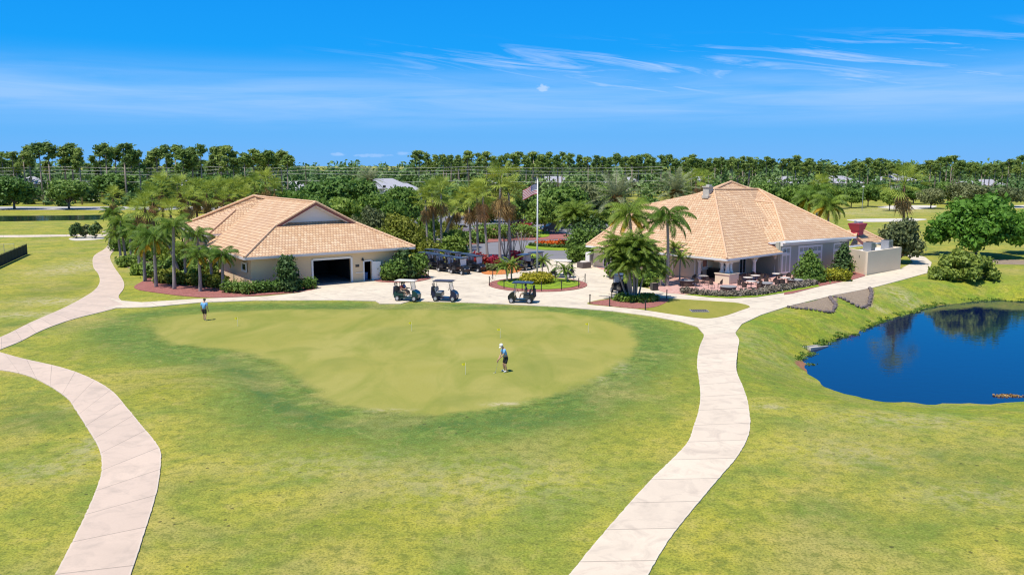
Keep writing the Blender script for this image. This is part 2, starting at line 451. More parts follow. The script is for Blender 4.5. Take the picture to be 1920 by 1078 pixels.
me.polygons.foreach_set('use_smooth', np.ones(len(quads), bool))
def blobs(X, Y, lst):
    """soft patches at photo spots: (px,py,rx metres,ry metres,strength)"""
    o = np.zeros(X.shape)
    for px, py, rx, ry, s in lst:
        cx, cy = G(px, py); o = np.maximum(o, s * np.exp(-((X - cx) / rx) ** 2 - ((Y - cy) / ry) ** 2))
    return o
# dark green sweep round the green (spine of the collar)
spine = [G(x, y) for x, y in [(235, 598), (212, 622), (255, 650), (330, 664), (400, 676), (450, 694), (488, 724), (530, 762), (600, 788), (700, 800), (800, 805), (900, 800), (1000, 783), (1080, 752), (1150, 712), (1205, 672), (1228, 640), (1200, 605), (1100, 584), (900, 574), (500, 573), (330, 582)]]
sp = catmull(spine, 4, True)
dk = catmull([G(x, y) for x, y in [(395, 676), (450, 693), (476, 718), (502, 744), (542, 768), (590, 783)]], 4)
def lawn_attrs(me, X, Y):
    def attr(name, v):
        a = me.attributes.new(name, 'FLOAT', 'POINT'); a.data.foreach_set('value', np.asarray(v, np.float32))
    sdg = np.clip(sdf(green, X, Y), -60, 60); sdp = np.clip(sdf(pond, X, Y), -60, 60)
    attr('sdg', sdg); attr('sdp', sdp)
    attr('yel', blobs(X, Y, [(700, 700, 5, 4, .2), (340, 710, 4, 4, .8), (400, 725, 3, 3, .7), (250, 650, 5, 5, .5), (1570, 605, 4, 4, .8), (1640, 590, 4, 4, 1), (1740, 553, 6, 5, .7), (640, 825, 2.2, 1.3, .9), (130, 545, 8, 8, .4), (90, 395, 60, 14, .8), (60, 520, 6, 10, .5), (1640, 690, 3, 4, .3), (1330, 1000, 2, 2.5, .45), (700, 960, 4, 2.5, .35), (1100, 800, 4, 3, .4), (1250, 700, 2, 5, .35), (1800, 540, 9, 3, .6), (1760, 377, 90, 10, .9)]))
    attr('bare', blobs(X, Y, [(945, 757, .8, .3, 1), (725, 768, 1.2, .3, .5), (150, 500, 4, 9, .8), (60, 590, 4, 1.4, .7), (110, 565, 4, 2, .8), (1440, 762, 1.0, .5, .7), (190, 830, 1.0, 3, .5), (150, 760, 1, 1, .3), (1690, 545, 2, 3, .7), (1440, 640, 3, 5, .25), (1690, 395, 14, 8, .9), (1600, 400, 9, 8, .6), (330, 505, 3, 2, .9), (300, 530, 2, 2, .7), (1640, 560, 1.5, .8, .7), (1690, 586, .9, .6, 1), (1800, 700, 3, 2, .3), (1700, 780, 4, 2, .4), (1600, 850, 3, 2, .3), (1820, 930, 2.5, 1.2, .35), (620, 870, 4, 2, .25), (900, 900, 5, 2.5, .3), (90, 880, 2, 1.5, .35), (1165, 690, .5, 1.5, .5), (1130, 712, .4, .8, .6)]))
    attr('mud', blobs(X, Y, [(1545, 646, 2.2, 1.3, 1), (1640, 612, 2.6, 1.6, .9), (1600, 628, 1.5, 1.2, .8)]))
    ds = np.abs(sdf(sp, X, Y)); w = 1.6 + 2.4 * np.clip((70 - Y) / 30, 0, 1)
    attr('col', np.exp(-(ds / w) ** 2) * np.clip((sdg + 1.0) / 1.2, 0, 1) + .6 * np.exp(-np.clip(sdg, 0, 99) / 3.0) * np.clip((sdg + 1.0) / 1.2, 0, 1))
    attr('drk', np.maximum(np.exp(-(np.abs(sdf(dk + dk[::-1], X, Y)) / .75) ** 2), blobs(X, Y, [(640, 578, 7, 1.0, .9), (470, 582, 4, .8, .7), (700, 797, 5, .6, .8), (900, 794, 5, .6, .8), (1000, 780, 3, .6, .8), (1090, 742, 1.6, 1.6, .6), (1780, 880, 4, 3, .5), (60, 790, 2, 2, .7), (40, 760, 1.5, 2, .6), (1450, 690, 2, 3, .5), (330, 590, 4, .7, .5), (300, 620, 2.5, 2, .6), (1650, 960, 4, 2, .3), (380, 900, 1.2, 1.0, .5), (600, 1010, 5, 1.5, .25), (100, 545, 3, 6, .5), (60, 610, 3, 1.2, .8)])))
lawn_attrs(me, X, Y)

def grassmat():
    m, t = mat('mown_bermuda_grass'); pos = t.geo()
    A = lambda n: (lambda q: q.outputs['Fac'])(t.new('ShaderNodeAttribute', attribute_name=n))
    n0 = t.noise(pos, .045, 4, .6, .6); n1 = t.noise(pos, .28, 5, .62, .5); n2 = t.noise(pos, 2.2, 5, .7); n3 = t.noise(pos, 11, 4, .75)
    c = t.mix(t.ramp(n0, [(.38, 0.0), (.6, 1.0)]), (.46, .39, .058), (.37, .36, .046))
    c = t.mix(t.ramp(n1, [(.4, 0.0), (.64, .9)]), c, (.18, .25, .036))
    c = t.mix(t.ramp(n1, [(.22, .6), (.4, 0.0)]), c, (.46, .385, .13))
    yel = t.math('MULTIPLY', A('yel'), t.ramp(n1, [(.3, .3), (.6, 1.0)]))
    c = t.mix(yel, c, (.39, .34, .018))
    # lush bank by the pond
    bank = t.maprange(t.math('ADD', A('sdp'), t.math('MULTIPLY', n1, 6.0)), 17.0, 7.0)
    c = t.mix(t.math('MULTIPLY', bank, .85), c, t.mix(t.ramp(t.noise(pos, .5, 4), [(.35, 0.0), (.65, 1.0)]), (.15, .27, .022), (.32, .33, .022)))
    # dark collar round the green
    swirl = t.noise(pos, .55, 5, .65, 2.5)
    col = t.math('MULTIPLY', A('col'), t.ramp(swirl, [(.3, .55), (.55, 1.0)]), clamp=True)
    c = t.mix(t.math('MULTIPLY', col, .96), c, t.mix(t.ramp(swirl, [(.44, 0.0), (.6, 1.0)]), (.07, .155, .028), (.17, .255, .046)))
    c = t.mix(t.math('MULTIPLY', A('drk'), t.ramp(n1, [(.3, .5), (.55, .95)])), c, (.055, .135, .034))
    # the green itself: close-mown, tan, melting into the collar
    gw = t.math('ADD', A('sdg'), t.math('ADD', t.math('MULTIPLY', t.math('SUBTRACT', t.noise(pos, .5, 4, .65), .5), 2.6), t.math('MULTIPLY', t.math('SUBTRACT', n2, .5), .5)))
    gf = t.maprange(gw, .75, -.45)
    gn = t.noise(t.mapping(pos, (1, .45, 1), (0, 0, R(20))), .3, 5, .6, .8)
    gc = t.mix(t.ramp(t.noise(pos, .07, 4, .6, .5), [(.35, 0.0), (.65, 1.0)]), (.29, .275, .056), (.34, .31, .085))
    gc = t.mix(t.ramp(gn, [(.42, 0.0), (.66, .95)]), gc, (.22, .24, .042))
    gc = t.mix(t.ramp(t.noise(pos, .16, 3, .5, .6), [(.55, 0.0), (.72, .6)]), gc, (.18, .21, .04))
    gc = t.mix(t.ramp(n3, [(.35, .25), (.6, 0.0)]), gc, (.17, .17, .035))
    nm = t.noise(pos, 1.0, 6, .75, .4)
    c = t.mix(t.ramp(nm, [(.3, .85), (.47, 0.0)]), c, (.14, .18, .028))
    c = t.mix(t.ramp(nm, [(.54, 0.0), (.7, .45)]), c, (.45, .355, .13))
    c = t.mix(t.ramp(t.noise(pos, .13, 4, .65, .6), [(.5, 0.0), (.66, .55)]), c, (.43, .345, .12))
    # fine tufts and flecks
    c = t.mix(t.ramp(n2, [(.36, .65), (.52, 0.0)]), c, (.125, .155, .026))
    c = t.mix(t.ramp(n3, [(.36, .75), (.52, 0.0)]), c, (.1, .115, .022))
    c = t.mix(t.ramp(n3, [(.56, 0.0), (.72, .4)]), c, (.54, .46, .19))
    # scattered dark divots and weeds
    vo = t.new('ShaderNodeTexVoronoi'); vo.inputs['Scale'].default_value = 1.15; t.link(pos, vo.inputs['Vector'])
    dv = t.math('MULTIPLY', t.math('LESS_THAN', t.math('ADD', vo.outputs['Distance'], t.math('MULTIPLY', n3, .14)), .155), t.ramp(t.noise(pos, .09, 2), [(.44, 0.0), (.56, 1.0)]))
    c = t.mix(t.math('MULTIPLY', dv, .75), c, (.06, .06, .022))
    c = t.mix(gf, c, gc)
    bare = t.math('MULTIPLY', A('bare'), t.ramp(t.noise(pos, 1.5, 6, .75, .5), [(.45, .02), (.56, 1.0)]), clamp=True)
    c = t.mix(bare, c, (.47, .4, .24))
    mud = t.maprange(t.math('ADD', A('sdp'), t.math('ADD', t.math('MULTIPLY', n2, .6), t.math('SUBTRACT', t.math('MULTIPLY', n1, 1.2), t.math('MULTIPLY', A('mud'), 2.0)))), 1.2, .6)
    c = t.mix(mud, c, t.mix(n2, (.16, .07, .035), (.4, .2, .12)))
    t.link(c, t.b.inputs['Base Color']); t.b.inputs['Roughness'].default_value = .9; t.b.inputs['Specular IOR Level'].default_value = .15
    h = t.math('MULTIPLY', t.math('ADD', t.math('MULTIPLY', n3, .6), n2), t.math('SUBTRACT', 1.0, t.math('MULTIPLY', gf, .8)))
    t.link(t.bump(h, .8, .09), t.b.inputs['Normal']); return m
M['grass'] = grassmat(); me.materials.append(M['grass'])
put('ground', me); tag(bpy.data.objects['ground'], kind='structure')

def greenmat(name, ca, cb, cc):
    m, t = mat(name); pos = t.geo()
    n0 = t.noise(pos, .07, 4, .6, .5); n1 = t.noise(t.mapping(pos, (1, .45, 1), (0, 0, R(20))), .3, 5, .6, .6); n3 = t.noise(pos, 9, 3, .7)
    c = t.mix(t.ramp(n0, [(.35, 0.0), (.68, 1.0)]), ca, cb)
    c = t.mix(t.ramp(n1, [(.42, 0.0), (.7, .8)]), c, cc)
    c = t.mix(t.ramp(n3, [(.35, .3), (.6, 0.0)]), c, tuple(x * .6 for x in cc))
    t.link(c, t.b.inputs['Base Color']); t.b.inputs['Roughness'].default_value = .9; t.b.inputs['Specular IOR Level'].default_value = .15
    t.link(t.bump(n3, .25, .02), t.b.inputs['Normal']); return m
M['green'] = greenmat('putting_green_turf', (.33, .30, .075), (.38, .33, .10), (.255, .26, .048))
M['lawn'] = greenmat('island_lawn', (.2, .3, .02), (.28, .36, .03), (.14, .24, .02))
M['lawn_dry'] = greenmat('dry_lawn', (.26, .25, .04), (.33, .28, .07), (.2, .22, .03))

def flat(name, pts, z, mat_, kind='structure', thick=None, z0=None):
    b = MB()
    A = sum(pts[i][0] * pts[(i + 1) % len(pts)][1] - pts[(i + 1) % len(pts)][0] * pts[i][1] for i in range(len(pts)))
    if A < 0: pts = pts[::-1]
    if thick: b.slab(list(pts), z - thick, z)
    else: b.poly([(x, y, z) for x, y in pts])
    o = b.build(name, mat_); 
    if kind: o['kind'] = kind
    return o
vid = {}; vs_ = []; fs_ = []
ix = [i for i in range(nx - 1) if -44 < xs[i] < 17]; iy = [j for j in range(ny - 1) if 35 < ys[j] < 78]
qs = sdf(green, np.array([[xs[i] + .27 for i in ix] for j in iy]), np.array([[ys[j] + .27 for i in ix] for j in iy]))
def vtx(i, j):
    if (i, j) not in vid: vid[(i, j)] = len(vs_); vs_.append((xs[i], ys[j], .008))
    return vid[(i, j)]
for b_, j in enumerate(iy):
    for a_, i in enumerate(ix):
        if qs[b_, a_] < .6: fs_.append((vtx(i, j), vtx(i + 1, j), vtx(i + 1, j + 1), vtx(i, j + 1)))
gm = bpy.data.meshes.new('putting_green'); gm.from_pydata(vs_, [], fs_); gm.materials.append(M['grass'])
va = np.array(vs_); lawn_attrs(gm, va[:, 0], va[:, 1])
tag(put('putting_green', gm), kind='structure')
flat('pond_water', [(14, 35), (75, 35), (75, 95), (14, 95)], WZ, M['water'])

jr = np.random.default_rng(4)
def strip(name, Lpx, Rpx, z, m, n=70, w0=0.0):
    """path strip between two edges given as photo points"""
    L = resample(catmull([G(x, y, z) for x, y in Lpx], 6), n); Rr = resample(catmull([G(x, y, z) for x, y in Rpx], 6), n)
    L = L + jr.normal(size=L.shape) * .007; Rr = Rr + jr.normal(size=Rr.shape) * .007
    b = MB(); s = 0.0; C = (L + Rr) / 2
    for i in range(n - 1):
        s2 = s + float(np.hypot(*(C[i + 1] - C[i])))
        q = [L[i], Rr[i], Rr[i + 1], L[i + 1]]
        b.poly([(p[0], p[1], z) for p in q], 0, [(0, s), (1, s), (1, s2), (0, s2)])
        for a, c, uu in ((L[i + 1], L[i], 0), (Rr[i], Rr[i + 1], 1)):
            b.poly([(a[0], a[1], z), (c[0], c[1], z), (c[0], c[1], -.25), (a[0], a[1], -.25)], 0, [(uu, s)] * 4)
        s = s2
    o = b.build(name, m); o['kind'] = 'structure'; return o
strip('cart_path', [(1030, 1125), (1066, 1078), (1130, 1000), (1219, 900), (1285, 834), (1300, 800), (1309, 772), (1313, 745), (1311, 714), (1307, 682), (1311, 652), (1320, 628), (1316, 610)],
      [(1190, 1125), (1214, 1078), (1262, 1000), (1344, 900), (1386, 850), (1406, 805), (1403, 757), (1394, 727), (1381, 693), (1383, 657), (1386, 637), (1379, 622), (1391, 606)], .05, M['path'], 220)
strip('path', [(60, 1150), (102, 1078), (150, 985), (182, 912), (191, 874), (186, 842), (170, 812), (143, 770), (127, 747), (93, 723), (50, 703), (0, 693), (-60, 690)],
      [(215, 1150), (244, 1078), (270, 1000), (294, 920), (301, 872), (301, 846), (290, 826), (267, 799), (240, 766), (207, 730), (160, 704), (110, 687), (40, 671), (0, 660), (-60, 645)], .054, M['path_pink'], 220)
strip('path', [(-80, 660), (0, 632), (60, 603), (113, 580), (154, 559), (178, 543), (187, 528), (184, 513), (175, 500), (176, 480), (197, 466), (206, 453), (202, 440), (190, 434)],
      [(-80, 690), (0, 655), (37, 640), (83, 617), (140, 597), (200, 582), (232, 571), (222, 556), (232, 540), (230, 524), (212, 497), (207, 479), (221, 462), (224, 448), (215, 436), (205, 431)], .05, M['path_pink'], 180)
strip('path', [(-300, 441), (0, 441), (120, 440), (225, 439)], [(-300, 445), (0, 445), (120, 443.5), (225, 442.5)], .046, M['path'], 30)

plaza_px = [(190, 578), (232, 571), (200, 557), (223, 563), (265, 566.5), (372, 560), (500, 555), (560, 549), (594, 540), (586, 533), (665, 525), (712, 523), (766, 524), (770, 505), (785, 496),
            (800, 492), (905, 492), (972, 486), (1075, 486), (1092, 494), (1120, 494), (1160, 505), (1160, 530), (1216, 541), (1277, 552), (1330, 557), (1400, 557), (1450, 552), (1480, 547),
            (1538, 536), (1620, 517.5), (1686, 505), (1712, 492), (1700, 478), (1712, 476), (1735, 482), (1747, 492), (1741, 511), (1690, 525), (1635, 539.5), (1560, 554), (1477, 574),
            (1427, 590), (1391, 607), (1379, 623), (1321, 628), (1307, 612), (1274, 602), (1220, 592), (1150, 583), (1050, 575), (950, 570), (850, 566), (770, 564), (752, 569), (712, 569), (704, 564),
            (640, 562.5), (480, 563), (378, 566.5), (284, 575)]
flat('plaza', [G(x, y, .058) for x, y in plaza_px], .058, M['plaza'], thick=.3)
# grass island with mulch bed between the two walks
isl = catmull([G(x, y, .07) for x, y in [(1100, 569), (1143, 559), (1200, 556), (1255, 559.5), (1347, 565), (1384, 568), (1406, 574.5), (1391, 581), (1362, 591), (1336, 596), (1311, 596), (1260, 589), (1200, 580), (1150, 575)]], 4, True)
flat('lawn', isl, .075, M['lawn_dry'], thick=.1)
def bed(px, z, m, n=5, thick=.1, name='mulch_bed'):
    return flat(name, catmull([G(x, y, z) for x, y in px], n, True), z, m, thick=thick)
bed([(1104, 568), (1143, 561), (1200, 558), (1253, 560), (1235, 573), (1200, 578), (1150, 574)], .1, M['mulch'])
bed([(255, 541), (300, 549), (365, 556), (430, 557), (520, 551), (570, 546), (593, 541), (580, 534), (480, 526), (400, 500), (320, 505), (262, 530)], .06, M['mulch'])
bed([(216, 489), (236, 500), (262, 509), (285, 505), (290, 490), (250, 478)], .05, M['mulch_b'])
bed([(706, 527), (765, 529), (804, 523), (806, 518), (790, 509), (745, 508), (706, 518)], .11, M['mulch'])
bed([(904, 512), (940, 514), (975, 508), (975, 495), (940, 492), (905, 496)], .1, M['mulch_o'])
# patio of brick pavers, its border bed and the beds along the clubhouse
flat('patio', [G(x, y, .085) for x, y in [(1150, 513), (1222, 540), (1250, 549), (1290, 552), (1340, 556), (1400, 556), (1450, 551), (1510, 541)]] + [(38, 101), (24, 104), (10, 101.5)], .085, M['pavers'], thick=.2)
bed([(1470, 552), (1538, 536), (1622, 517), (1590, 506), (1500, 515), (1490, 530)], .1, M['mulch'], 3)
flat('lawn', [G(x, y, .115) for x, y in [(1284, 551.5), (1330, 556.5), (1370, 558.5), (1420, 556), (1480, 546.5), (1537, 536.5), (1530, 531), (1478, 540), (1420, 549), (1370, 552), (1330, 551)]], .115, M['lawn'], thick=.1)
# flagpole island
ICX, ICY = 2.7, 85.6
flat('mulch_bed', [(ICX + 5.15 * math.cos(a), ICY + 5.15 * math.sin(a)) for a in np.linspace(0, 2 * PI, 60)[:-1]], .12, M['mulch'], thick=.2)
flat('lawn', [(ICX + .1 + 4.35 * math.cos(a), ICY + .35 + 4.2 * math.sin(a)) for a in np.linspace(0, 2 * PI, 60)[:-1]], .17, M['lawn'], thick=.1)
# rock-edged beds by the walk
for px in ([(1480, 576), (1520, 566), (1560, 556), (1567, 566), (1560, 578), (1515, 579)], [(1562, 554), (1600, 546), (1632, 541), (1634, 556), (1622, 564), (1585, 561)]):
    pl = catmull([G(x, y) for x, y in px], 5, True); pa = np.array(pl); gx_ = np.arange(pa[:, 0].min() - .3, pa[:, 0].max() + .3, .25); gy_ = np.arange(pa[:, 1].min() - .3, pa[:, 1].max() + .3, .25)
    q1, q2 = np.meshgrid(gx_, gy_); sd_ = sdf(pl, q1, q2); hh = H(q1.ravel(), q2.ravel()).reshape(q1.shape) + .03; b = MB()
    for j in range(len(gy_) - 1):
        for i in range(len(gx_) - 1):
            if sd_[j, i] < .05: b.poly([(q1[j, i], q2[j, i], hh[j, i]), (q1[j, i + 1], q2[j, i + 1], hh[j, i + 1]), (q1[j + 1, i + 1], q2[j + 1, i + 1], hh[j + 1, i + 1]), (q1[j + 1, i], q2[j + 1, i], hh[j + 1, i])])
    tag(b.build('mulch_bed', M['mulch_b']), kind='structure')
# asphalt drive and parking, its planted islands
flat('road', [G(x, y, .03) for x, y in [(862, 484), (868, 470), (838, 455), (780, 440), (740, 420), (800, 405), (1120, 405), (1190, 440), (1160, 470), (1140, 484), (1075, 487), (972, 487), (905, 492)]], .03, M['asphalt'])
bed([(862, 458), (920, 454), (975, 450.5), (1060, 447), (1060, 438), (1010, 430), (930, 424), (870, 432)], .09, M['mulch'])
bed([(1000, 443), (1003, 428), (1020, 426), (1030, 442)], .13, M['lawn'], name='lawn')
bed([(984, 463), (1010, 455), (1060, 451), (1120, 452), (1150, 462), (1100, 469), (1020, 468)], .1, M['lawn'], name='lawn')
bed([(955, 488), (985, 476), (1010, 478), (1000, 488)], .09, M['lawn'], name='lawn')
# far ground: road, sand and far pond at the left, fairway paths at the right
flat('road', [(-420, 228), (-420, 246), (-75, 246), (-75, 228)], .06, M['roadgrey'])
flat('pond_water', catmull([G(x, y) for x, y in [(-260, 404), (0, 405), (150, 404), (205, 403), (215, 407), (195, 412), (100, 414), (0, 415.5), (-260, 417)]], 4, True), .03, M['water2'])
bed([(1588, 412), (1640, 410), (1720, 410), (1737, 412), (1700, 415), (1620, 416)], .03, M['sand'], name='sand')
bed([(1645, 388), (1700, 385), (1755, 386), (1740, 391), (1690, 393)], .03, M['sand'], name='sand')
bed([(1890, 386), (2000, 383), (2000, 390), (1895, 390)], .03, M['sand'], name='sand')
bed([(130, 447), (160, 444), (190, 444), (196, 447), (175, 450), (140, 451)], .03, M['sand'], name='sand')
bed([(1775, 484), (1850, 486), (1960, 489), (1960, 496), (1850, 494)], .03, M['mulch_b'])
# concrete spillway on the bank
c0 = G(1514, 630, -.5); c1 = G(1546, 641, -1.3)
b = MB(); dx, dy = c1[0] - c0[0], c1[1] - c0[1]; L_ = math.hypot(dx, dy); ax = math.atan2(dy, dx)
za, zb = Hs(*c0) + .12, Hs(*c1) + .12
nx_, ny_ = -math.sin(ax), math.cos(ax)
for off, w, dz in ((-.3, .1, .08), (.3, .1, .08), (0, .5, 0)):
    q = []
    for (cx, cy, zz) in ((c0[0], c0[1], za), (c1[0], c1[1], zb)):
        for s in (-1, 1): q.append((cx + nx_ * (off + s * w / 2), cy + ny_ * (off + s * w / 2), zz + dz))
    b.poly([q[0], q[1], q[3], q[2]])
    for i, j in ((0, 1), (1, 3), (3, 2), (2, 0)): b.poly([q[i], q[j], (q[j][0], q[j][1], q[j][2] - .3), (q[i][0], q[i][1], q[i][2] - .3)])
tag(b.build('concrete_spillway', M['concpale']), 'pale concrete spillway trough running down the pond bank', 'spillway')
dr = G(1311, 583, .08)
t_ = thing('storm_drain', 'dark square drain grate in the dry lawn strip', 'drain', (dr[0], dr[1], .075))
b = MB(); b.box((0, 0, .02), (1.5, 1.1, .05)); b.build('drain_frame', M['capgrey'], t_)
b = MB()
for k in range(9): b.box((-.6 + k * .15, 0, .055), (.07, .9, .03))
b.build('grate', M['black'], t_)
# ---------------------------------------------------------------- plants
def leafquads(blobs, n, size, seed, up=.35, shell=.55, aspect=1.6, droop=0.0, jit=.12):
    """leaf clumps spread through ellipsoid blobs (cx,cy,cz,rx,ry,rz): (n,4,3)"""
    g = np.random.default_rng(seed); B = np.array(blobs, float)
    wgt = (B[:, 3] * B[:, 4] * B[:, 5]) ** (2 / 3.); k = g.choice(len(B), n, p=wgt / wgt.sum())
    d = g.normal(size=(n, 3)); d /= np.linalg.norm(d, axis=1)[:, None]
    r = shell + (1.06 - shell) * g.random(n) ** .7
    r *= 1 + jit * g.normal(size=n)
    c = B[k, :3] + d * B[k, 3:] * r[:, None]
    nrm = d + np.array([0, 0, up]) + .75 * g.normal(size=(n, 3)); nrm /= np.linalg.norm(nrm, axis=1)[:, None]
    a = np.cross(nrm, g.normal(size=(n, 3))); a /= np.linalg.norm(a, axis=1)[:, None] + 1e-9
    a[:, 2] -= droop; a /= np.linalg.norm(a, axis=1)[:, None]
    bb = np.cross(nrm, a)
    s = size * (.6 + .8 * g.random(n))[:, None]
    L = a * s * aspect / 2; W = bb * s / 2; bend = nrm * s * .18
    return np.stack([c - L - bend, c - W + bend * .3, c + L - bend, c + W + bend * .3], 1)

def crown_blobs(seed, h0, h1, rx, ry, n=9, flat=1.0, lob=.5):
    g = random.Random(seed); out = []; cz = (h0 + h1) / 2; rz = (h1 - h0) / 2
    for i in range(n):
        a = 2 * PI * i / n + g.uniform(-.4, .4); rr = g.uniform(.3, .68); t = g.uniform(-.5, .62)
        s = lob * g.uniform(.75, 1.2)
        out.append((rx * rr * math.cos(a) * (1 - .3 * abs(t)), ry * rr * math.sin(a) * (1 - .3 * abs(t)), cz + rz * t, rx * s, ry * s, rz * s * flat * 1.05))
    out.append((0, 0, cz + rz * .25, rx * .55, ry * .55, rz * .62))
    return out
def trunk_mesh(name, blobs, h0, r, m, seed, spread=1.0):
    g = random.Random(seed); b = MB()
    b.tube([(0, 0, -.15), (g.uniform(-.05, .05), 0, h0 * .5), (0, g.uniform(-.1, .1), h0 * 1.05)], [r * 1.25, r, r * .85], 8)
    for (x, y, z, *_) in blobs:
        p0 = Vector((0, 0, h0 * g.uniform(.75, 1.0))); p2 = Vector((x, y, z)) * 1.0
        p1 = p0.lerp(p2, .5) + Vector((0, 0, .12 * p2.z * .3))
        b.tube([p0, p1, p2], [r * .6, r * .36, r * .12], 5, cap=False)
    return b.mesh(name, m, True)
TREES = {}
def treekind(key, seed, h, h0, rx, ry, mt, n, size, nb=9, tr=.2, bark='bark', flat=1.0, lob=.5, **kw):
    bl = crown_blobs(seed, h0, h, rx, ry, nb, flat, lob)
    TREES.setdefault(key, []).append((trunk_mesh(key + '_trunk', bl, h0, tr, M[bark], seed), quadmesh(key + '_crown', leafquads(bl, n, size, seed, **kw), M[mt])))
for s in range(4): treekind('oak', 20 + s, 9, 1.9, 5.4, 5.0, ['oak', 'oak', 'oak2', 'oak'][s], 5200, .52, 11, .25)
for s in range(3): treekind('young_oak', 40 + s, 6.5, 1.7, 4.2, 4.2, 'oak2', 3200, .42, 9, .16, flat=.9)
for s in range(2): treekind('grey_oak', 60 + s, 6.5, 1.2, 5.2, 5.0, 'greytree', 3600, .42, 9, .2)
for s in range(2): treekind('yellow_tree', 70 + s, 6, .8, 3.6, 3.4, 'yellowtree', 3400, .36, 9, .14)
_g = random.Random(81); _bl = []
for i in range(24):
    a = i * 2.399 + _g.uniform(-.3, .3); q = i / 23; rr = (5.0 - 2.8 * q ** 1.6) * _g.uniform(.55, 1.0); s_ = _g.uniform(1.15, 1.8)
    _bl.append((rr * math.cos(a), rr * math.sin(a), 2.5 + 4.6 * q + _g.uniform(-.4, .4), s_ * 1.15, s_ * 1.15, s_ * .72))
TREES['bright_oak'] = [(trunk_mesh('bright_oak_trunk', _bl, 2.3, .3, M['bark'], 81), quadmesh('bright_oak_crown', leafquads(_bl, 11500, .4, 81, shell=.4, jit=.18), M['shadyoak']))]
treekind('grey_shrub_tree', 83, 6.0, .7, 3.4, 3.2, 'greytree', 5200, .3, 12, .12, lob=.45)
def place_tree(key, x, y, s=1.0, label='', group=None, name=None, cat='tree', sz=None, v=None, z=None):
    a = TREES[key][(rnd.randrange(len(TREES[key])) if v is None else v)]
    t = thing(name or key, label, cat, (x, y, Hs(x, y) if z is None else z), rnd.uniform(0, 6.28), group)
    t.scale = (s, s, s if sz is None else sz)
    put('trunk', a[0], t); put('crown', a[1], t); return t

# pines: tall bare trunk, uneven flat clumps of needles at the top
PINES = []
for s in range(10):
    g = random.Random(100 + s); h = 19.0; bl = []
    low = g.uniform(.55, .76); nb = g.randint(10, 18); rmax = g.uniform(1.4, 2.7)
    for i in range(nb):
        u = (i + g.random()) / nb; z = h * (low + (.965 - low) * u)
        a = g.uniform(0, 6.28); rr = rmax * g.uniform(.35, 1.0) * (1.0 - .55 * u ** 2)
        sx = g.uniform(.6, 1.25) * (.8 + .4 * u)
        bl.append((rr * math.cos(a), rr * math.sin(a), z, sx, sx, sx * g.uniform(.5, .75)))
    bl.append((0, 0, h * .965, 1.1, 1.1, .8))
    tb = MB(); lean = g.uniform(-.5, .5)
    tb.tube([(0, 0, -.3), (lean * .4, 0, h * .4), (0, 0, h * .95)], [.3, .24, .09], 6)
    for (x, y, z, *_) in bl: tb.tube([(0, 0, z - .8), (x * .5, y * .5, z - .35), (x, y, z)], [.07, .05, .03], 4, cap=False)
    for i in range(5):
        z = h * g.uniform(.3, low); a = g.uniform(0, 6.28); tb.tube([(0, 0, z), (.9 * math.cos(a), .9 * math.sin(a), z + .1)], [.04, .015], 4, cap=False)
    PINES.append((tb.mesh('pine_trunk', M['pinebark'], True), quadmesh('pine_crown', leafquads(bl, 60 * len(bl), .42, 300 + s, shell=.2, aspect=2.4, jit=.25), M['pine'])))
def pine(x, y, top, label, group, wide=1.0):
    k = rnd.randrange(10); t = thing('pine_tree', label, 'pine tree', (x, y, 0), rnd.uniform(0, 6.28), group)
    s = top / 19.5; t.scale = (s * wide, s * wide, s); put('trunk', PINES[k][0], t); put('crown', PINES[k][1], t); return t

# palms ------------------------------------------------------------------
def basis(az, el):
    f = np.array([math.cos(az) * math.cos(el), math.sin(az) * math.cos(el), math.sin(el)])
    return f
def feather(L, az, e0, e1, n=20, lw=.075, ll=.62, hang=.55, g=None, petiole=.12):
    """pinnate frond arching from elevation e0 to e1; quads"""
    Q = []; p = np.zeros(3); pts = [p.copy()]; dirs = []
    for i in range(n):
        el = e0 + (e1 - e0) * (i / (n - 1)) ** 1.15; d = basis(az, el); dirs.append(d); p = p + d * L / n; pts.append(p.copy())
    side = np.array([-math.sin(az), math.cos(az), 0])
    for i in range(n):
        w = .045 * (1 - i / n) + .012
        Q.append([pts[i] - side * w, pts[i] + side * w, pts[i + 1] + side * w * .8, pts[i + 1] - side * w * .8])
        t = i / (n - 1)
        if t < petiole: continue
        l = ll * (math.sin(PI * (.12 + .8 * t)) ** .7) * L / 3.0
        for sg in (-1, 1):
            for h in (0, .5):
                dd = dirs[i] * .55 + side * sg * .85 + np.array([0, 0, -hang + (g.uniform(-.25, .25) if g else 0)])
                dd /= np.linalg.norm(dd); b0 = pts[i] + dirs[i] * (L / n) * h
                wv = dirs[i] * lw * .5
                m = b0 + dd * l * .5; e = b0 + dd * l + np.array([0, 0, -.22 * l * hang])
                Q.append([b0, m - wv, e, m + wv])
    return Q
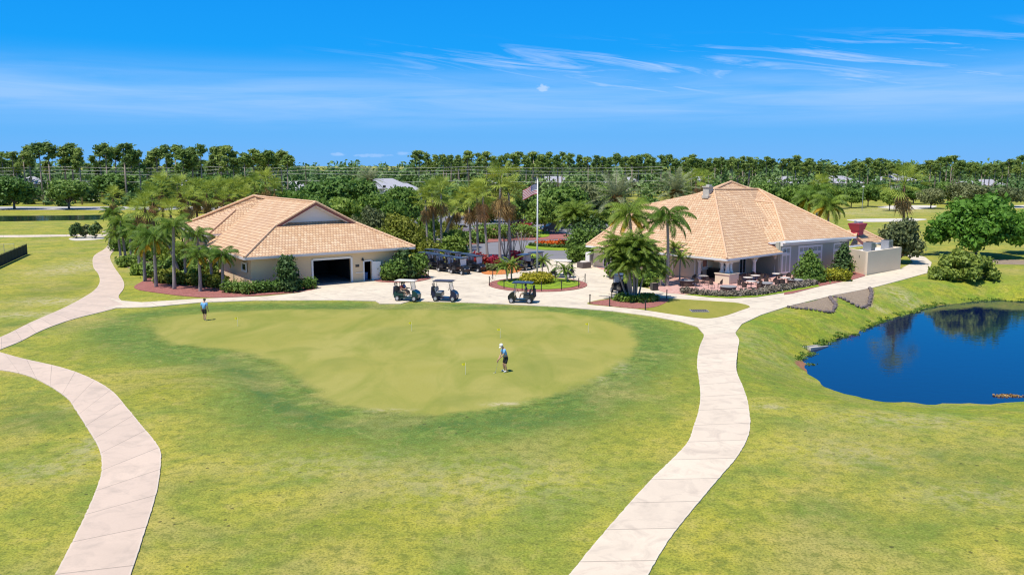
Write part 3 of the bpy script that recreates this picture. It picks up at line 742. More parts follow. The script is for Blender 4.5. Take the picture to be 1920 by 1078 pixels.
def fan(p0, az, el, pl, bl, g, n=15, droop=.5, spread=2.0):
    """fan leaf: petiole then a folded round blade of separate pointed strips with hanging tips"""
    Q = []; f = basis(az, el); side = np.array([-math.sin(az), math.cos(az), 0])
    p1 = p0 + f * pl * .6; f2 = basis(az, el - .12); p2 = p1 + f2 * pl * .4
    for a, c in ((p0, p1), (p1, p2)): Q.append([a - side * .03, a + side * .03, c + side * .025, c - side * .025])
    f3 = basis(az, el - .25); nup = np.cross(f3, side)
    tilt = g.uniform(-.35, .35)
    for i in range(n):
        am = -spread + 2 * spread * (i + .5) / n; wd = spread / n * .62
        ln = bl * (.68 + .32 * math.cos(am)) * g.uniform(.85, 1.08)
        def pt(a, r, dz=0.0): return p2 + (f3 * math.cos(a) + side * math.sin(a)) * r + nup * r * (.16 * math.sin(a) ** 2 + tilt * math.sin(a)) - np.array([0, 0, dz])
        m0, m1 = pt(am - wd, ln * .55, droop * .06 * bl), pt(am + wd, ln * .55, droop * .06 * bl); e = pt(am, ln, droop * bl * g.uniform(.1, .45))
        Q.append([p2, m0, e, m1])
    return Q
FAN = []
for s in range(5):
    g = random.Random(500 + s); Q = []; D = []; nf = g.randint(22, 27)
    for i in range(nf):
        az = i * 2.399 + g.uniform(-.25, .25); el = 1.45 - 1.8 * ((i + .5) / nf) ** .95
        Q += fan(np.array([0, 0, .15 * math.sin(el)]), az, el, g.uniform(.75, 1.25), g.uniform(.85, 1.15), g, 16, g.uniform(.2, .9))
    for i in range(24):
        D += fan(np.array([0, 0, -.15 - .9 * g.random()]), i * 2.399, g.uniform(-1.5, -.9), g.uniform(.45, .75), g.uniform(.7, 1.0), g, 8, .9, 1.3)
    FAN.append((quadmesh('fan_crown', np.array(Q), M['fan']), quadmesh('dead_fronds', np.array(D), M['dead'])))
def featherset(seed, cnt, L, e_hi, e_lo, drop, mt, **kw):
    g = random.Random(seed); Q = []
    for i in range(cnt):
        t = (i + .5) / cnt; el = e_hi + (e_lo - e_hi) * t; Ls = L * g.uniform(.85, 1.08)
        Q += feather(Ls, i * 2.399 + g.uniform(-.25, .25), el, el - drop * g.uniform(.8, 1.15), g=g, **kw)
    return quadmesh('feather_crown', np.array(Q), M[mt])
QUEEN = [featherset(600 + s, 20, 2.9, 1.35, -.15, 1.7, 'queen', hang=.85, ll=.75, lw=.085) for s in range(3)]
QUEENY = [featherset(620 + s, 6, 2.4, .2, -.5, 1.2, 'queeny', hang=.9, ll=.7, lw=.09) for s in range(2)]
DATE = [featherset(640 + s, 46, 4.3, 1.4, -.45, .75, 'date', hang=.12, ll=.5, lw=.085, n=22) for s in range(2)]
CLUMPF = [featherset(660 + s, 19, 2.9, 1.45, .1, 1.5, 'clump', hang=.5, ll=.6, lw=.08) for s in range(3)]
PYG = [featherset(680 + s, 22, 1.35, 1.25, -.3, 1.2, 'clump', hang=.35, ll=.42, lw=.06, n=14) for s in range(2)]
def palmtrunk(name, r0, r1, m, lean=0.0, rings=False):
    b = MB(); n = 8; pts = []; rr = []
    for i in range(n + 1):
        t = i / n; pts.append((lean * (t - t * t) * 1.5, lean * .3 * math.sin(t * 3), t)); rr.append(r0 + (r1 - r0) * t + (.25 * r0 * (1 - t) ** 6))
    b.tube(pts, rr, 9); return b.mesh(name, m, True)
PT = {'grey': palmtrunk('palm_trunk', .17, .13, M['palmtrunk'], .25), 'brown': palmtrunk('palm_trunk', .19, .16, M['palmbrown'], .15), 'fat': palmtrunk('palm_trunk', .36, .32, M['palmbrown'], 0), 'thin': palmtrunk('palm_trunk', .085, .07, M['palmtrunk'], .2)}
def palm(kind, x, y, h, label, group, cs=1.0, extra=None, trunk='grey', name=None, ax=0.0, ay=0.0, z0=None, skirt=True):
    """palm thing: trunk, crown, dead fronds; (ax, ay) = offset of the crown from the foot"""
    t = thing(name or {'fan': 'fan_palm', 'queen': 'feather_palm', 'date': 'date_palm', 'pyg': 'dwarf_date_palm'}[kind], label, 'palm tree', (x, y, Hs(x, y) if z0 is None else z0), 0, group)
    T = put('trunk', PT[trunk], t, (0, 0, -.1), (0, 0, rnd.uniform(0, 6)))
    v = Vector((ax, ay, h)); T.rotation_euler = v.to_track_quat('Z', 'Y').to_euler(); T.scale = (1, 1, v.length + .1)
    rz = rnd.uniform(0, 6.28); k = rnd.randrange(9)
    if kind == 'fan':
        put('crown', FAN[k % 5][0], t, (ax, ay, h), (0, 0, rz), (cs, cs, cs))
        if skirt: put('dead_fronds', FAN[k % 5][1], t, (ax, ay, h), (0, 0, rz), (cs, cs, cs))
    else:
        me_ = {'queen': QUEEN, 'date': DATE, 'pyg': PYG}[kind]
        put('crown', me_[k % len(me_)], t, (ax, ay, h), (0, 0, rz), (cs, cs, cs))
        if extra == 'yellow': put('dying_fronds', QUEENY[k % 2], t, (ax, ay, h - .15), (0, 0, rz), (cs, cs, cs))
        if extra == 'boots': put('frond_bases', BOOTS, t, (ax, ay, h - .5), (0, 0, rz), (cs, cs, cs))
    return t
BOOTS = quadmesh('boots', np.concatenate([leafquads([(0, 0, 0, .75, .75, .9)], 220, .3, 5, up=.2, aspect=2.2), np.array(sum([feather(2.3, i * 1.1, -.1, -.6, n=10, hang=.3, ll=.3) for i in range(6)], []))]), M['orange'])

# bushes: leaf shells over a dense core
def bushmesh(name, blobs, n, size, m, seed, **kw):
    return quadmesh(name, leafquads(blobs, n, size, seed, shell=.6, jit=.2, **kw), m)
def bush(name, label, cat, x, y, blobs, n, size, m, seed=1, group=None, stem=.35, z=None, **kw):
    t = thing(name, label, cat, (x, y, Hs(x, y) if z is None else z), 0, group)
    put('foliage', bushmesh(name + '_leaves', blobs, n, size, M[m], seed, **kw), t)
    b = MB()
    for i, q in enumerate(blobs[:10]):
        b.tube([(q[0] * .3, q[1] * .3, -.1), (q[0] * .7, q[1] * .7, q[2] * .6), (q[0], q[1], q[2] + q[5] * .3)], [.06, .045, .02], 5, cap=False)
    b.build('stems', M['bark'], t, True)
    return t
def hedge_blobs(pts, w, h, step=.55, seed=0):
    g = random.Random(seed); p = resample(pts, max(2, int(sum(math.dist(pts[i], pts[i + 1]) for i in range(len(pts) - 1)) / step) + 1)); o = p[0]
    return [(q[0] - o[0] + g.uniform(-.08, .08), q[1] - o[1] + g.uniform(-.08, .08), h * .5, w / 2 * g.uniform(.9, 1.1), w / 2 * g.uniform(.9, 1.1), h * .5 * g.uniform(.94, 1.1)) for q in p], (float(o[0]), float(o[1]))
def hedge(name, label, pts, w, h, m, dens=240, size=.17, seed=1, z=.05, group=None):
    bl, o = hedge_blobs(pts, w, h, seed=seed)
    return bush(name, label, 'hedge', o[0], o[1], bl, int(dens * len(bl)), size, m, seed, group, z=z)
# ---------------------------------------------------------------- buildings
def face_uv(pts):
    p = [Vector(q) for q in pts]
    n = Vector((0, 0, 0))
    for i in range(len(p)): n += p[i].cross(p[(i + 1) % len(p)])
    n.normalize()
    if n.z < 0: n = -n
    h = Vector((0, 0, 1)).cross(n); h = h.normalized() if h.length > 1e-4 else Vector((1, 0, 0))
    up = n.cross(h)
    return [(q.dot(h), q.dot(up)) for q in p]
def roof_part(name, faces, mt, parent, soffit=None, thick=.0):
    b = MB()
    for f in faces: b.poly(f, 0, face_uv(f))
    if soffit: b.poly(soffit, 1, [(0, 0)] * len(soffit))
    return b.build(name, [mt, M['white']], parent)
def ridge_caps(parent, lines, r=.13, name='ridge_cap'):
    for a, c in lines:
        a, c = Vector(a), Vector(c); n = max(2, int((c - a).length / .42)); b = MB()
        for i in range(n):
            p, q = a.lerp(c, i / n), a.lerp(c, (i + 1.12) / n if i < n - 1 else 1)
            up = Vector((0, 0, .045))
            b.tube([p + up, q + up], [r * 1.12, r * .92], 7)
        b.build(name, M['ridge'], parent)
def edge_box(b, a, c, w, h, dz=0.0, mi=0):
    """board along a->c (same height), w wide, h tall, centred dz below"""
    a, c = Vector(a), Vector(c); d = c - a; rz = math.atan2(d.y, d.x); L = math.hypot(d.x, d.y)
    pitch = math.atan2(d.z, L)
    Mx = Matrix.Translation((a + c) / 2) @ Matrix.Rotation(rz, 4, 'Z') @ Matrix.Rotation(-pitch, 4, 'Y')
    b.box((0, 0, dz), (d.length, w, h), mi, M=Mx)
def wall_boxes(b, a, c, z0, z1, th, openings=(), mi=0):
    """wall from a to c (x,y); openings (s0,s1,zb,zt)"""
    a, c = Vector(a), Vector(c); L = (c - a).length; d = (c - a) / L; rz = math.atan2(d.y, d.x)
    def seg(s0, s1, za, zb):
        if s1 - s0 < .01 or zb - za < .01: return
        m = a + d * (s0 + s1) / 2; b.box((m.x, m.y, (za + zb) / 2), (s1 - s0, th, zb - za), mi, rz)
    s = 0
    for (s0, s1, zb, zt) in sorted(openings):
        seg(s, s0, z0, z1); seg(s0, s1, z0, zb); seg(s0, s1, zt, z1); s = s1
    seg(s, L, z0, z1)
def window(parent, a, c, s0, s1, zb, zt, name='window', cols=2, rows=1, out=1, fr=.14, mt='white', sill=False, split=None):
    """framed window in the wall line a->c; out=+1: outside is to the right of a->c"""
    a, c = Vector(a), Vector(c); d = (c - a).normalized(); rz = math.atan2(d.y, d.x); nrm = Vector((d.y, -d.x)) * out
    m = a + d * (s0 + s1) / 2; w, h = s1 - s0, zt - zb; zc = (zb + zt) / 2
    p = m + nrm * .13; b = MB()
    for sx in (-1, 1): q = p + d * sx * (w / 2 - fr / 2); b.box((q.x, q.y, zc), (fr, .08, h), 0, rz)
    for z in (zb + fr / 2, zt - fr / 2): b.box((p.x, p.y, z), (w - 2 * fr, .08, fr), 0, rz)
    for i in range(1, cols):
        q = p + d * (-w / 2 + w * i / cols); b.box((q.x, q.y, zc), (.09, .07, h - 2 * fr), 0, rz)
    for z in ([zb + h * i / rows for i in range(1, rows)] if split is None else split): b.box((p.x, p.y, z), (w - 2 * fr, .066, .1 if split is None else .3), 0, rz)
    f = b.build(name, M[mt], parent)
    b = MB(); q = m + nrm * .095; b.box((q.x, q.y, zc), (w - fr, .03, h - fr), 0, rz); b.build('pane', M['glass'], f)
    if sill:
        b = MB(); q = m + nrm * .2; b.box((q.x, q.y, zb - .08), (w + .25, .2, .13), 0, rz); b.build('sill', M[mt], f)
    return f

# ---- cart barn (left)
W0 = (-25.86, 81.35); TH = R(35)
barn = thing('cart_barn', 'low beige cart barn with terracotta tile roof, white gable and dark open garage door', 'building', (W0[0], W0[1], 0), TH)
b = MB()
BW, BD, EZ, S_ = 17.2, 26.6, 3.5, .526
wall_boxes(b, (0, .12), (BW, .12), 0, 3.35, .24, [(6.4, 10.6, 0, 2.6), (12.15, 13.0, 0, 2.15)])
wall_boxes(b, (.12, .241), (.12, 13.6), 0, 3.35, .24, [])
wall_boxes(b, (BW - .12, .241), (BW - .12, BD - .241), 0, 3.35, .24)
wall_boxes(b, (.70, 13.72), (.70, BD - .241), 0, 4.5, .24)
wall_boxes(b, (0, BD - .12), (BW, BD - .12), 0, 3.35, .24)
wall_boxes(b, (0.243, 13.60), (.58, 13.60), 0, 3.35, .24)
b.build('wall', M['beige'], barn)
b = MB(); b.box((8.6, 4.5, .065), (16.6, 8, .02)); b.build('garage_floor', M['capgrey'], barn)
b = MB(); b.box((8.6, 8.3, 1.67), (16.6, .1, 3.2)); b.box((5.0, 4.2, 1.67), (.1, 7.9, 3.2)); b.box((11.4, 4.2, 1.67), (.1, 7.9, 3.2)); b.box((8.6, 4.2, 3.3), (16.6, 8, .06)); b.build('inner_wall', M['inside'], barn)
b = MB()
for x in (6.31, 10.69): b.box((x, -.03, 1.36), (.2, .12, 2.72))
b.box((8.5, -.03, 2.72), (4.18, .118, .22)); b.build('garage_door_frame', M['white'], barn)
b = MB()
for x in (12.08, 13.07): b.box((x, -.03, 1.1), (.14, .1, 2.2))
b.box((12.575, -.03, 2.22), (.85, .098, .14)); b.build('door_frame', M['white'], barn)
dl = MB(); dl.box((.46, 0, 1.05), (.92, .05, 2.08)); d_ = dl.build('door', M['white'], barn, loc=(13.05, -.1, .03)); d_.rotation_euler = (0, 0, R(-28))
dl = MB(); dl.box((.82, -.06, 1.0), (.05, .07, .16)); dl.build('handle', M['greymetal'], d_)
b = MB(); b.box((11.62, -.06, 1.0), (1.0, .06, .06)); b.build('wall_trim', M['white'], barn)
b = MB(); b.box((11.35, -.03, 1.75), (.42, .05, .26)); b.build('wall_plaque', M['dark'], barn)
b = MB(); b.lathe([(.02, 0), (.13, .02), (.11, .2), (.05, .3)], 10, (11.95, -.12, 2.25)); b.build('wall_lamp', M['dark'], barn)
window(barn, (0, 13), (0, 0), 10.3, 11.9, 1.75, 2.75, cols=1, out=1, fr=.2)
ow = 17.9
A, B_, Cc = (-.9, -.9, EZ), (3.95, 3.95, 6.05), (8.5, 3.95, 8.44)
A2, B2 = (ow, -.9, EZ), (13.05, 3.95, 6.05)
G1, G2, GT = (4.5, 4.5, 6.337), (12.5, 4.5, 6.337), (8.5, 4.5, 8.44)
F_ = (-.9, 14.2, EZ); FR = (1.35, 14.2, 4.684); H0 = (-.25, 14.2, 4.684); H1 = (4.2, 18.4, 7.08); TR = (5.9, 18.4, 7.08)
RM = (8.5, 20.2, 8.44); D_ = (7.4, 21.4, 8.6); BL = (-.25, 28.2, 4.684); BR = (ow, 28.2, EZ); BLr = (1.0, 28.2, 4.1)
front = [[A, A2, B2, G2, G1, B_]]
left = [[F_, A, B_, Cc, RM, TR, FR]]
facet = [[H0, FR, TR, H1], [H1, TR, RM]]
back_left = [[BL, H0, H1, RM, D_]]
right = [[B2, A2, BR, D_, RM, Cc]]
back = [[BR, BL, D_]]
tri = lambda f: [[f[0], f[i], f[i + 1]] for i in range(1, len(f) - 1)]
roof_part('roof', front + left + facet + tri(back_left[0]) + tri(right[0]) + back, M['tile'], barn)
b = MB(); b.poly([(-.85, -.85, EZ - .04), (-.85, 14.1, EZ - .04), (.1, 14.1, EZ - .04), (.1, 28.0, EZ - .04), (17.8, 28.0, EZ - .04), (17.8, -.85, EZ - .04)]); b.build('soffit', M['fascia'], barn)
b = MB()
edge_box(b, (A[0], A[1] + .02, EZ), (A2[0], A2[1] + .02, EZ), .1, .26, -.13); edge_box(b, (A[0] + .02, A[1] + .08, EZ), (F_[0] + .02, F_[1], EZ), .1, .258, -.13)
edge_box(b, (A2[0] - .02, A2[1] + .08, EZ), (BR[0] - .02, BR[1], EZ), .1, .258, -.13)
edge_box(b, (H0[0], H0[1] + .1, 4.684), (BL[0], BL[1], 4.684), .1, .26, -.13); edge_box(b, (H0[0], H0[1] + .02, 4.684), (FR[0], FR[1] + .02, 4.684), .1, .262, -.13)
b.build('fascia', M['fascia'], barn)
b = MB(); b.poly([G1, G2, GT]); b.build('gable', M['pediment'], barn)
b = MB()
edge_box(b, B_, Cc, .2, .3, -.12); b.build('rake_board', M['rake'], barn)
b = MB(); edge_box(b, B2, Cc, .198, .3, -.123); b.build('rake_board', M['rake'], barn)
b = MB(); edge_box(b, F_, FR, .12, .3, -.14); b.build('rake_board', M['rake'], barn)
b = MB(); edge_box(b, (B_[0] + .35, 4.12, 6.02), (Cc[0], 4.12, 8.2), .15, .16, -.12); edge_box(b, (B2[0] - .35, 4.12, 6.02), (Cc[0], 4.12, 8.2), .15, .16, -.123); b.build('gable_trim', M['pediment'], barn)
ridge_caps(barn, [(A, B_), (A2, B2), (Cc, RM), (RM, D_), (H0, H1), (B_, Cc), (B2, Cc), (D_, BL)])

# ---- clubhouse (right), built in world coordinates round its base
club = thing('clubhouse', 'clubhouse with tall hipped terracotta roof, columned porch and tall white windows', 'building', (28, 96, 0))
cb = thing  # alias kept simple
OFF = Vector((28, 96, 0))
def W(p): return (p[0] - 28, p[1] - 96, p[2]) if len(p) == 3 else (p[0] - 28, p[1] - 96)
E0 = (22.3, 85.3, 2.75); E1 = (30.95, 92.7, 2.75); E3 = (9.0, 100.2, 2.75)
R1 = (24.5, 101, 9.45); Q = (27.6, 105, 10.29); Q2 = (19.9, 102.2, 7.7); R3 = (16.5, 105, 7.4)
B0 = (28.1, 89.73, 4.0); B1 = (30.65, 92.5, 4.0); BE = (40.9, 98.0, 4.0)
T0 = (29.95, 102.5, 8.0); T1 = (32.0, 101.5, 7.8); S1 = (30.15, 105.5, 9.33); S2 = (31.7, 107, 9.29)
B0 = (28.85, 92.9, 3.76)
K1 = (16, 113, 3.0); K2 = (42, 112, 3.2)
DX = (39.8, 97.1, 3.0); DR = (46.5, 102.5, 3.0); DT = (43.4, 103.4, 4.55)
faces = [[E0, R1, Q, Q2, R3, E3]]
F2 = [E0, E1, B0, T0, S1, R1]
faces = tri([R1, Q, Q2, R3, E3, E0]) + tri([R1, E0, E1, (31.6, 96.5, 4.95), T0, S1]) + [[R1, S1, Q]] + [[B0, B1, T1, T0]] + tri([B1, BE, S2, T1]) + [[T0, T1, S2], [T0, S2, S1]]
faces += [[Q, S1, S2], [E3, R3, K1], [R3, Q2, K1], [Q2, Q, K1], [Q, S2, K1], [S2, K2, K1], [S2, BE, K2], [DX, DR, DT], [DX, DT, BE], [BE, DT, K2], [DT, DR, K2]]
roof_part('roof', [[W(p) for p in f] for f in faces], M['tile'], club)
ridge_caps(club, [(W(a), W(c)) for a, c in [(E0, R1), (R1, Q), (Q, Q2), (Q2, R3), (R3, E3), (Q, S1), (S1, S2), (S2, BE), (T1, B1), (T0, T1), (T1, S2), (DT, DR), (R1, S1)]])
b = MB()
for a, c in ((E0, E1), (E3, E0)): edge_box(b, W(a), W(c), .12, .2, -.11)
edge_box(b, W(B1), W(BE), .121, .22, -.11); edge_box(b, W(B0), W(B1), .12, .222, -.11); edge_box(b, W(DX), W(DR), .12, .2, -.11)
b.build('fascia', M['white'], club)
b = MB(); edge_box(b, W((28.85, 92.75, 3.72)), W((30.9, 92.68, 2.85)), .14, .35, -.2); b.build('rake_board', M['rake'], club)
b = MB(); edge_box(b, W(BE), W((42.2, 98.4, 3.1)), .14, .3, -.16); b.build('rake_board', M['rake'], club)
uF = Vector((8.65, 7.4)).normalized(); vF = Vector((-13.3, 14.9)).normalized()
PC = Vector((22.75, 86.75))
b = MB(); b.poly([W((E0[0], E0[1] + .1, 2.66)), W((E1[0], E1[1], 2.66)), W((31.5, 97, 2.66)), W((22, 103, 2.66)), W((9.2, 100.3, 2.66))]); b.build('soffit', M['white'], club)
# columns: three on one plinth at the corner, single columns along the porch
def column(x, y, z0, z1, r):
    b = MB(); b.lathe([(r * 1.5, z0), (r * 1.5, z0 + .1), (r * 1.2, z0 + .18), (r, z0 + .3), (r * .88, z1 - .3), (r * 1.1, z1 - .25), (r * 1.5, z1 - .12), (r * 1.5, z1)], 16, W((x, y, 0)))
    return b.build('column', M['white'], club, True)
b = MB(); b.box(W((PC.x, PC.y, .55)), (1.75, 1.75, 1.0), 0, R(42)); b.box(W((PC.x, PC.y, 1.09)), (1.9, 1.9, .1), 0, R(42)); b.build('column_plinth', M['cream'], club)
for q in (PC, PC + uF * .62 - Vector((0, .0)), PC + vF * .62): column(q.x, q.y, 1.14, 2.3, .19)
b = MB(); q = PC + (uF + vF) * .25; b.box(W((q.x, q.y, 2.46)), (1.9, 1.9, .34), 0, R(42)); b.build('column_capital', M['cream'], club)
for base, off in ((PC + vF * 3.5, 0), (PC + uF * 5.0, 0), (PC + uF * 9.3, 0)):
    column(base.x, base.y, .1, 2.2, .2)
    b = MB(); b.box(W((base.x, base.y, 2.27)), (.8, .42, .14), 0, R(41)); b.box(W((base.x, base.y, 2.44)), (1.25, .45, .2), 0, R(41)); b.build('column_bracket', M['cream'], club)
b = MB(); edge_box(b, W((PC.x, PC.y, 2.6)), W((PC.x + uF.x * 9.6, PC.y + uF.y * 9.6, 2.6)), .4, .16); edge_box(b, W((PC.x, PC.y, 2.6)), W((PC.x + vF.x * 17, PC.y + vF.y * 17, 2.6)), .402, .158); b.build('porch_beam', M['cream'], club)
# porch recess walls
P0 = PC + (uF + vF) * 3.2; PL = P0 + vF * .9; pl0 = PC + vF * 4.1; PR = P0 + uF * 6.4
b = MB()
def wb(a, c, z0, z1, op=(), th=.2): wall_boxes(b, W((a.x, a.y)), W((c.x, c.y)), z0, z1, th, op)
wb(pl0, PC + vF * 19, 0, 2.64); wb(pl0, P0 + vF * .9, 0, 2.62)
wb(P0 + vF * 1.0, P0, 0, 2.63); wb(P0, PR, 0, 2.61)
b.build('porch_wall', M['cream'], club)
window(club, W((pl0.x, pl0.y)), W((P0 + vF * .9)[:]), 1.0, 2.1, 1.15, 2.15, cols=1, out=1, sill=True)
window(club, W(P0[:]), W(PR[:]), .5, 1.7, 1.15, 2.15, cols=1, out=1, sill=True)
window(club, W(P0[:]), W(PR[:]), 3.6, 4.9, .12, 2.3, name='patio_door', cols=2, out=1, fr=.1)
a_, c_ = PC + vF * 10.2, PC + vF * 12.5
window(club, W((PC + vF * 19)[:]), W(pl0[:]), 1.6, 2.9, .12, 2.3, name='entrance_door', cols=2, out=1, fr=.12)
window(club, W((PC + vF * 19)[:]), W(pl0[:]), 8.0, 9.2, .9, 2.1, cols=2, out=1)
# dining room wall with tall windows
wa, wc = Vector((30.0, 92.3)), Vector((40.3, 98.75))
b = MB(); wall_boxes(b, W(wa[:]), W(wc[:]), 0, 3.86, .24); wall_boxes(b, W(wa[:]), W((28.0, 96.2)), 0, 3.84, .24); b.build('dining_wall', M['greige'], club)
window(club, W(wa[:]), W(wc[:]), .25, 1.75, .3, 3.3, cols=2, split=[2.45], fr=.2)
window(club, W(wa[:]), W(wc[:]), 3.0, 7.2, .3, 3.3, cols=5, split=[2.45], fr=.24)
window(club, W(wa[:]), W(wc[:]), 9.2, 11.2, .3, 3.3, cols=2, split=[2.45], fr=.2)
b = MB(); nB = Vector((.53, -.848)); edge_box(b, W((wa.x + nB.x * .26, wa.y + nB.y * .26, 3.66)), W((wc.x + nB.x * .26, wc.y + nB.y * .26, 3.66)), .3, .42); edge_box(b, W((wa.x + nB.x * .45, wa.y + nB.y * .45, 3.81)), W((wc.x + nB.x * .45, wc.y + nB.y * .45, 3.81)), .6, .12); b.build('cornice', M['white'], club)
b = MB(); q = PC + uF * 9.75; b.tube([W((q.x, q.y - .1, .1)), W((q.x, q.y - .1, 2.5)), W((q.x + .2, q.y - .5, 2.62))], .05, 6); b.build('downpipe', M['white'], club)
b = MB(); q = PC + vF * 4.0; b.tube([W((q.x - .12, q.y - .1, .1)), W((q.x - .12, q.y - .1, 2.3)), W((q.x - .5, q.y - .3, 2.6))], .05, 6); b.build('downpipe', M['white'], club)
# rear and side walls under the roof
b = MB()
for a, c, h in (((12.0, 101.5), (17, 112), 2.9), ((17, 112), (41, 111), 2.9), ((41, 111), (40.3, 99), 2.9)): wall_boxes(b, W(a), W(c), 0, h, .24)
b.build('rear_wall', M['cream'], club)
# service yard wall with flat roof, chiller units on it
kc, kr, kb, kl = (40.2, 93.1), (46.5, 98.5), (44.4, 101.6), (39.9, 97.2)
b = MB()
wall_boxes(b, W(kc), W(kr), 0, 2.7, .22); wall_boxes(b, W((kr[0] - .08, kr[1] + .13)), W(kb), 0, 2.698, .22); wall_boxes(b, W(kl), W((kc[0] - .04, kc[1] + .12)), 0, 2.699, .22); b.build('service_wall', M['cream'], club)
b = MB(); b.slab([W(kc), W(kr), W(kb), W(kl)], 2.3, 2.4); b.build('flat_roof', M['white'], club)
b = MB(); q = Vector(kc) * .88 + Vector(kl) * .12; b.box(W((40.0, 94.6, 2.0)), (.1, .14, .3)); b.build('wall_lamp', M['dark'], club)
b = MB(); b.box(W((23.7, 100.6, 9.1)), (.85, .85, 1.3), 0, R(41)); b.box(W((23.7, 100.6, 9.8)), (1.05, 1.05, .12), 0, R(41)); b.box(W((23.8, 100.65, 9.96)), (.5, .5, .22), 0, R(41)); b.box(W((23.5, 99.9, 8.62)), (1.1, .9, .3), 0, R(41)); b.build('chimney', M['concpale'], club)
b = MB()
hx, hy = 42.3, 101.2
b.box(W((hx, hy, 4.3)), (1.05, 1.05, .7), 0, R(38))
z0, z1 = 4.55, 5.35; c8 = []
co, si = math.cos(R(38)), math.sin(R(38))
def rp(x, y, z): return W((hx + x * co - y * si, hy + x * si + y * co, z))
lo = [rp(-.6, -.6, z0), rp(.6, -.6, z0), rp(.6, .6, z0), rp(-.6, .6, z0)]; hi = [rp(-.98, -.75, z1), rp(.98, -.75, z1), rp(.98, .75, z1), rp(-.98, .75, z1)]
b.poly(lo); b.poly(hi)
for i in range(4): b.poly([lo[i], lo[(i + 1) % 4], hi[(i + 1) % 4], hi[i]])
b.build('vent_hood', M['redmetal'], club)
b = MB(); q = rp(0, 0, 5.5)
b.box(rp(.2, 0, 5.44), (.9, .6, .2), 0, R(38)); b.lathe([(.1, 0), (.16, .02), (.16, .3), (.02, .34)], 10, rp(-.6, 0, 5.35)); b.build('vent_cap', M['greymetal'], club)
for k, (x, y, lab) in enumerate(((41.6, 95.9, 'grey air conditioning unit on the flat service roof, nearer the tall windows'), (45.0, 98.9, 'grey air conditioning unit on the flat service roof, at the far right corner'))):
    t = thing('air_conditioner', lab, 'air conditioner', (x, y, 2.4), R(38), 'air conditioners on the service roof')
    b = MB(); b.box((0, 0, .62), (1.0, 1.0, 1.0), bevel if False else 0); b.build('casing', M['greymetal'], t, bevel=.03)
    b = MB(); b.lathe([(.42, 1.12), (.42, 1.17), (.36, 1.17), (.34, 1.13)], 18); b.build('fan_guard', M['dark'], t)
    b = MB()
    for i in range(6): b.box((0, -.505, .3 + i * .13), (.84, .02, .05))
    b.build('louvre', M['dark'], t)
    b = MB()
    for sx in (-.4, .4): b.box((sx, 0, .06), (.1, 1.1, .12))
    b.build('skid', M['greymetal'], t)

# ---- far grey-roofed houses
def house(x, y, w, d, h, rz, label, pitch=.45, hipd=True):
    t = thing('house', label, 'house', (x, y, 0), rz, 'houses among the far trees')
    b = MB(); b.box((0, 0, h / 2), (w, d, h)); b.build('wall', M['housewall'], t)
    e = .6; W2, D2 = w / 2 + e, d / 2 + e; rh = D2 * pitch; r = max(.3, W2 - D2)
    a = [(-W2, -D2, h), (W2, -D2, h), (W2, D2, h), (-W2, D2, h)]; q = [(-r, 0, h + rh), (r, 0, h + rh)]
    b = MB(); b.poly([a[0], a[1], q[1], q[0]]); b.poly([a[1], a[2], q[1]]); b.poly([a[2], a[3], q[0], q[1]]); b.poly([a[3], a[0], q[0]])
    b.poly([(p[0], p[1], h - .15) for p in a])
    for i in range(4): b.poly([a[i], a[(i + 1) % 4], a[(i + 1) % 4][:2] + (h - .15,), a[i][:2] + (h - .15,)])
    b.build('roof', M['houseroof'], t)
    nw = max(2, int(w / 3.5))
    for i in range(nw):
        for z in ([1.0] if h < 4 else [1.0, 3.9]):
            xx = -w / 2 + w * (i + .5) / nw; window(t, (-w / 2, -d / 2), (w / 2, -d / 2), xx + w / 2 - .6, xx + w / 2 + .6, z, z + 1.3, cols=1, fr=.1)
    return t
HOUSES = [(-175, 300, 16, 11, 5.6, .2, 'grey-roofed house behind the leftmost round oak'), (-152, 298, 17, 11, 4.8, -.1, 'grey-roofed house seen left of the fan palms, right of the utility pole'),
          (-120, 300, 14, 10, 4.6, .1, 'pale house half hidden behind the left fan palms'), (-79, 300, 16, 12, 3.4, .1, 'small pale house above the barn ridge, left of the leafy oaks'),
          (-46, 300, 20, 14, 4.0, .15, 'wide grey-roofed house above the leafy oaks, left of the tall palms'), (-37, 285, 12, 10, 3.6, .1, 'low grey house roof just left of the centre fan palms'),
          (-18, 400, 20, 12, 3.6, 0, 'pale house behind pine trunks, left of the flag'), (18, 400, 24, 12, 3.8, .1, 'pale house behind pine trunks, right of the flag'), (52, 400, 22, 12, 3.4, -.1, 'pale house behind pine trunks above the date palms'),
          (88, 400, 20, 12, 3.8, .1, 'pale house behind pine trunks left of the chimney'), (118, 360, 16, 12, 4.4, 0, 'grey-roofed house right of the clubhouse peak'), (138, 355, 18, 12, 4.6, .1, 'white house with bright grey roof, above the small golf oaks'),
          (165, 360, 14, 11, 5.6, .1, 'two-storey pale house left of the lone fan palm'), (205, 365, 20, 10, 3.4, 0, 'long pale house right of the lone fan palm'), (238, 360, 24, 10, 3.6, 0, 'long pale house at the far right edge')]
for h in HOUSES: house(*h)
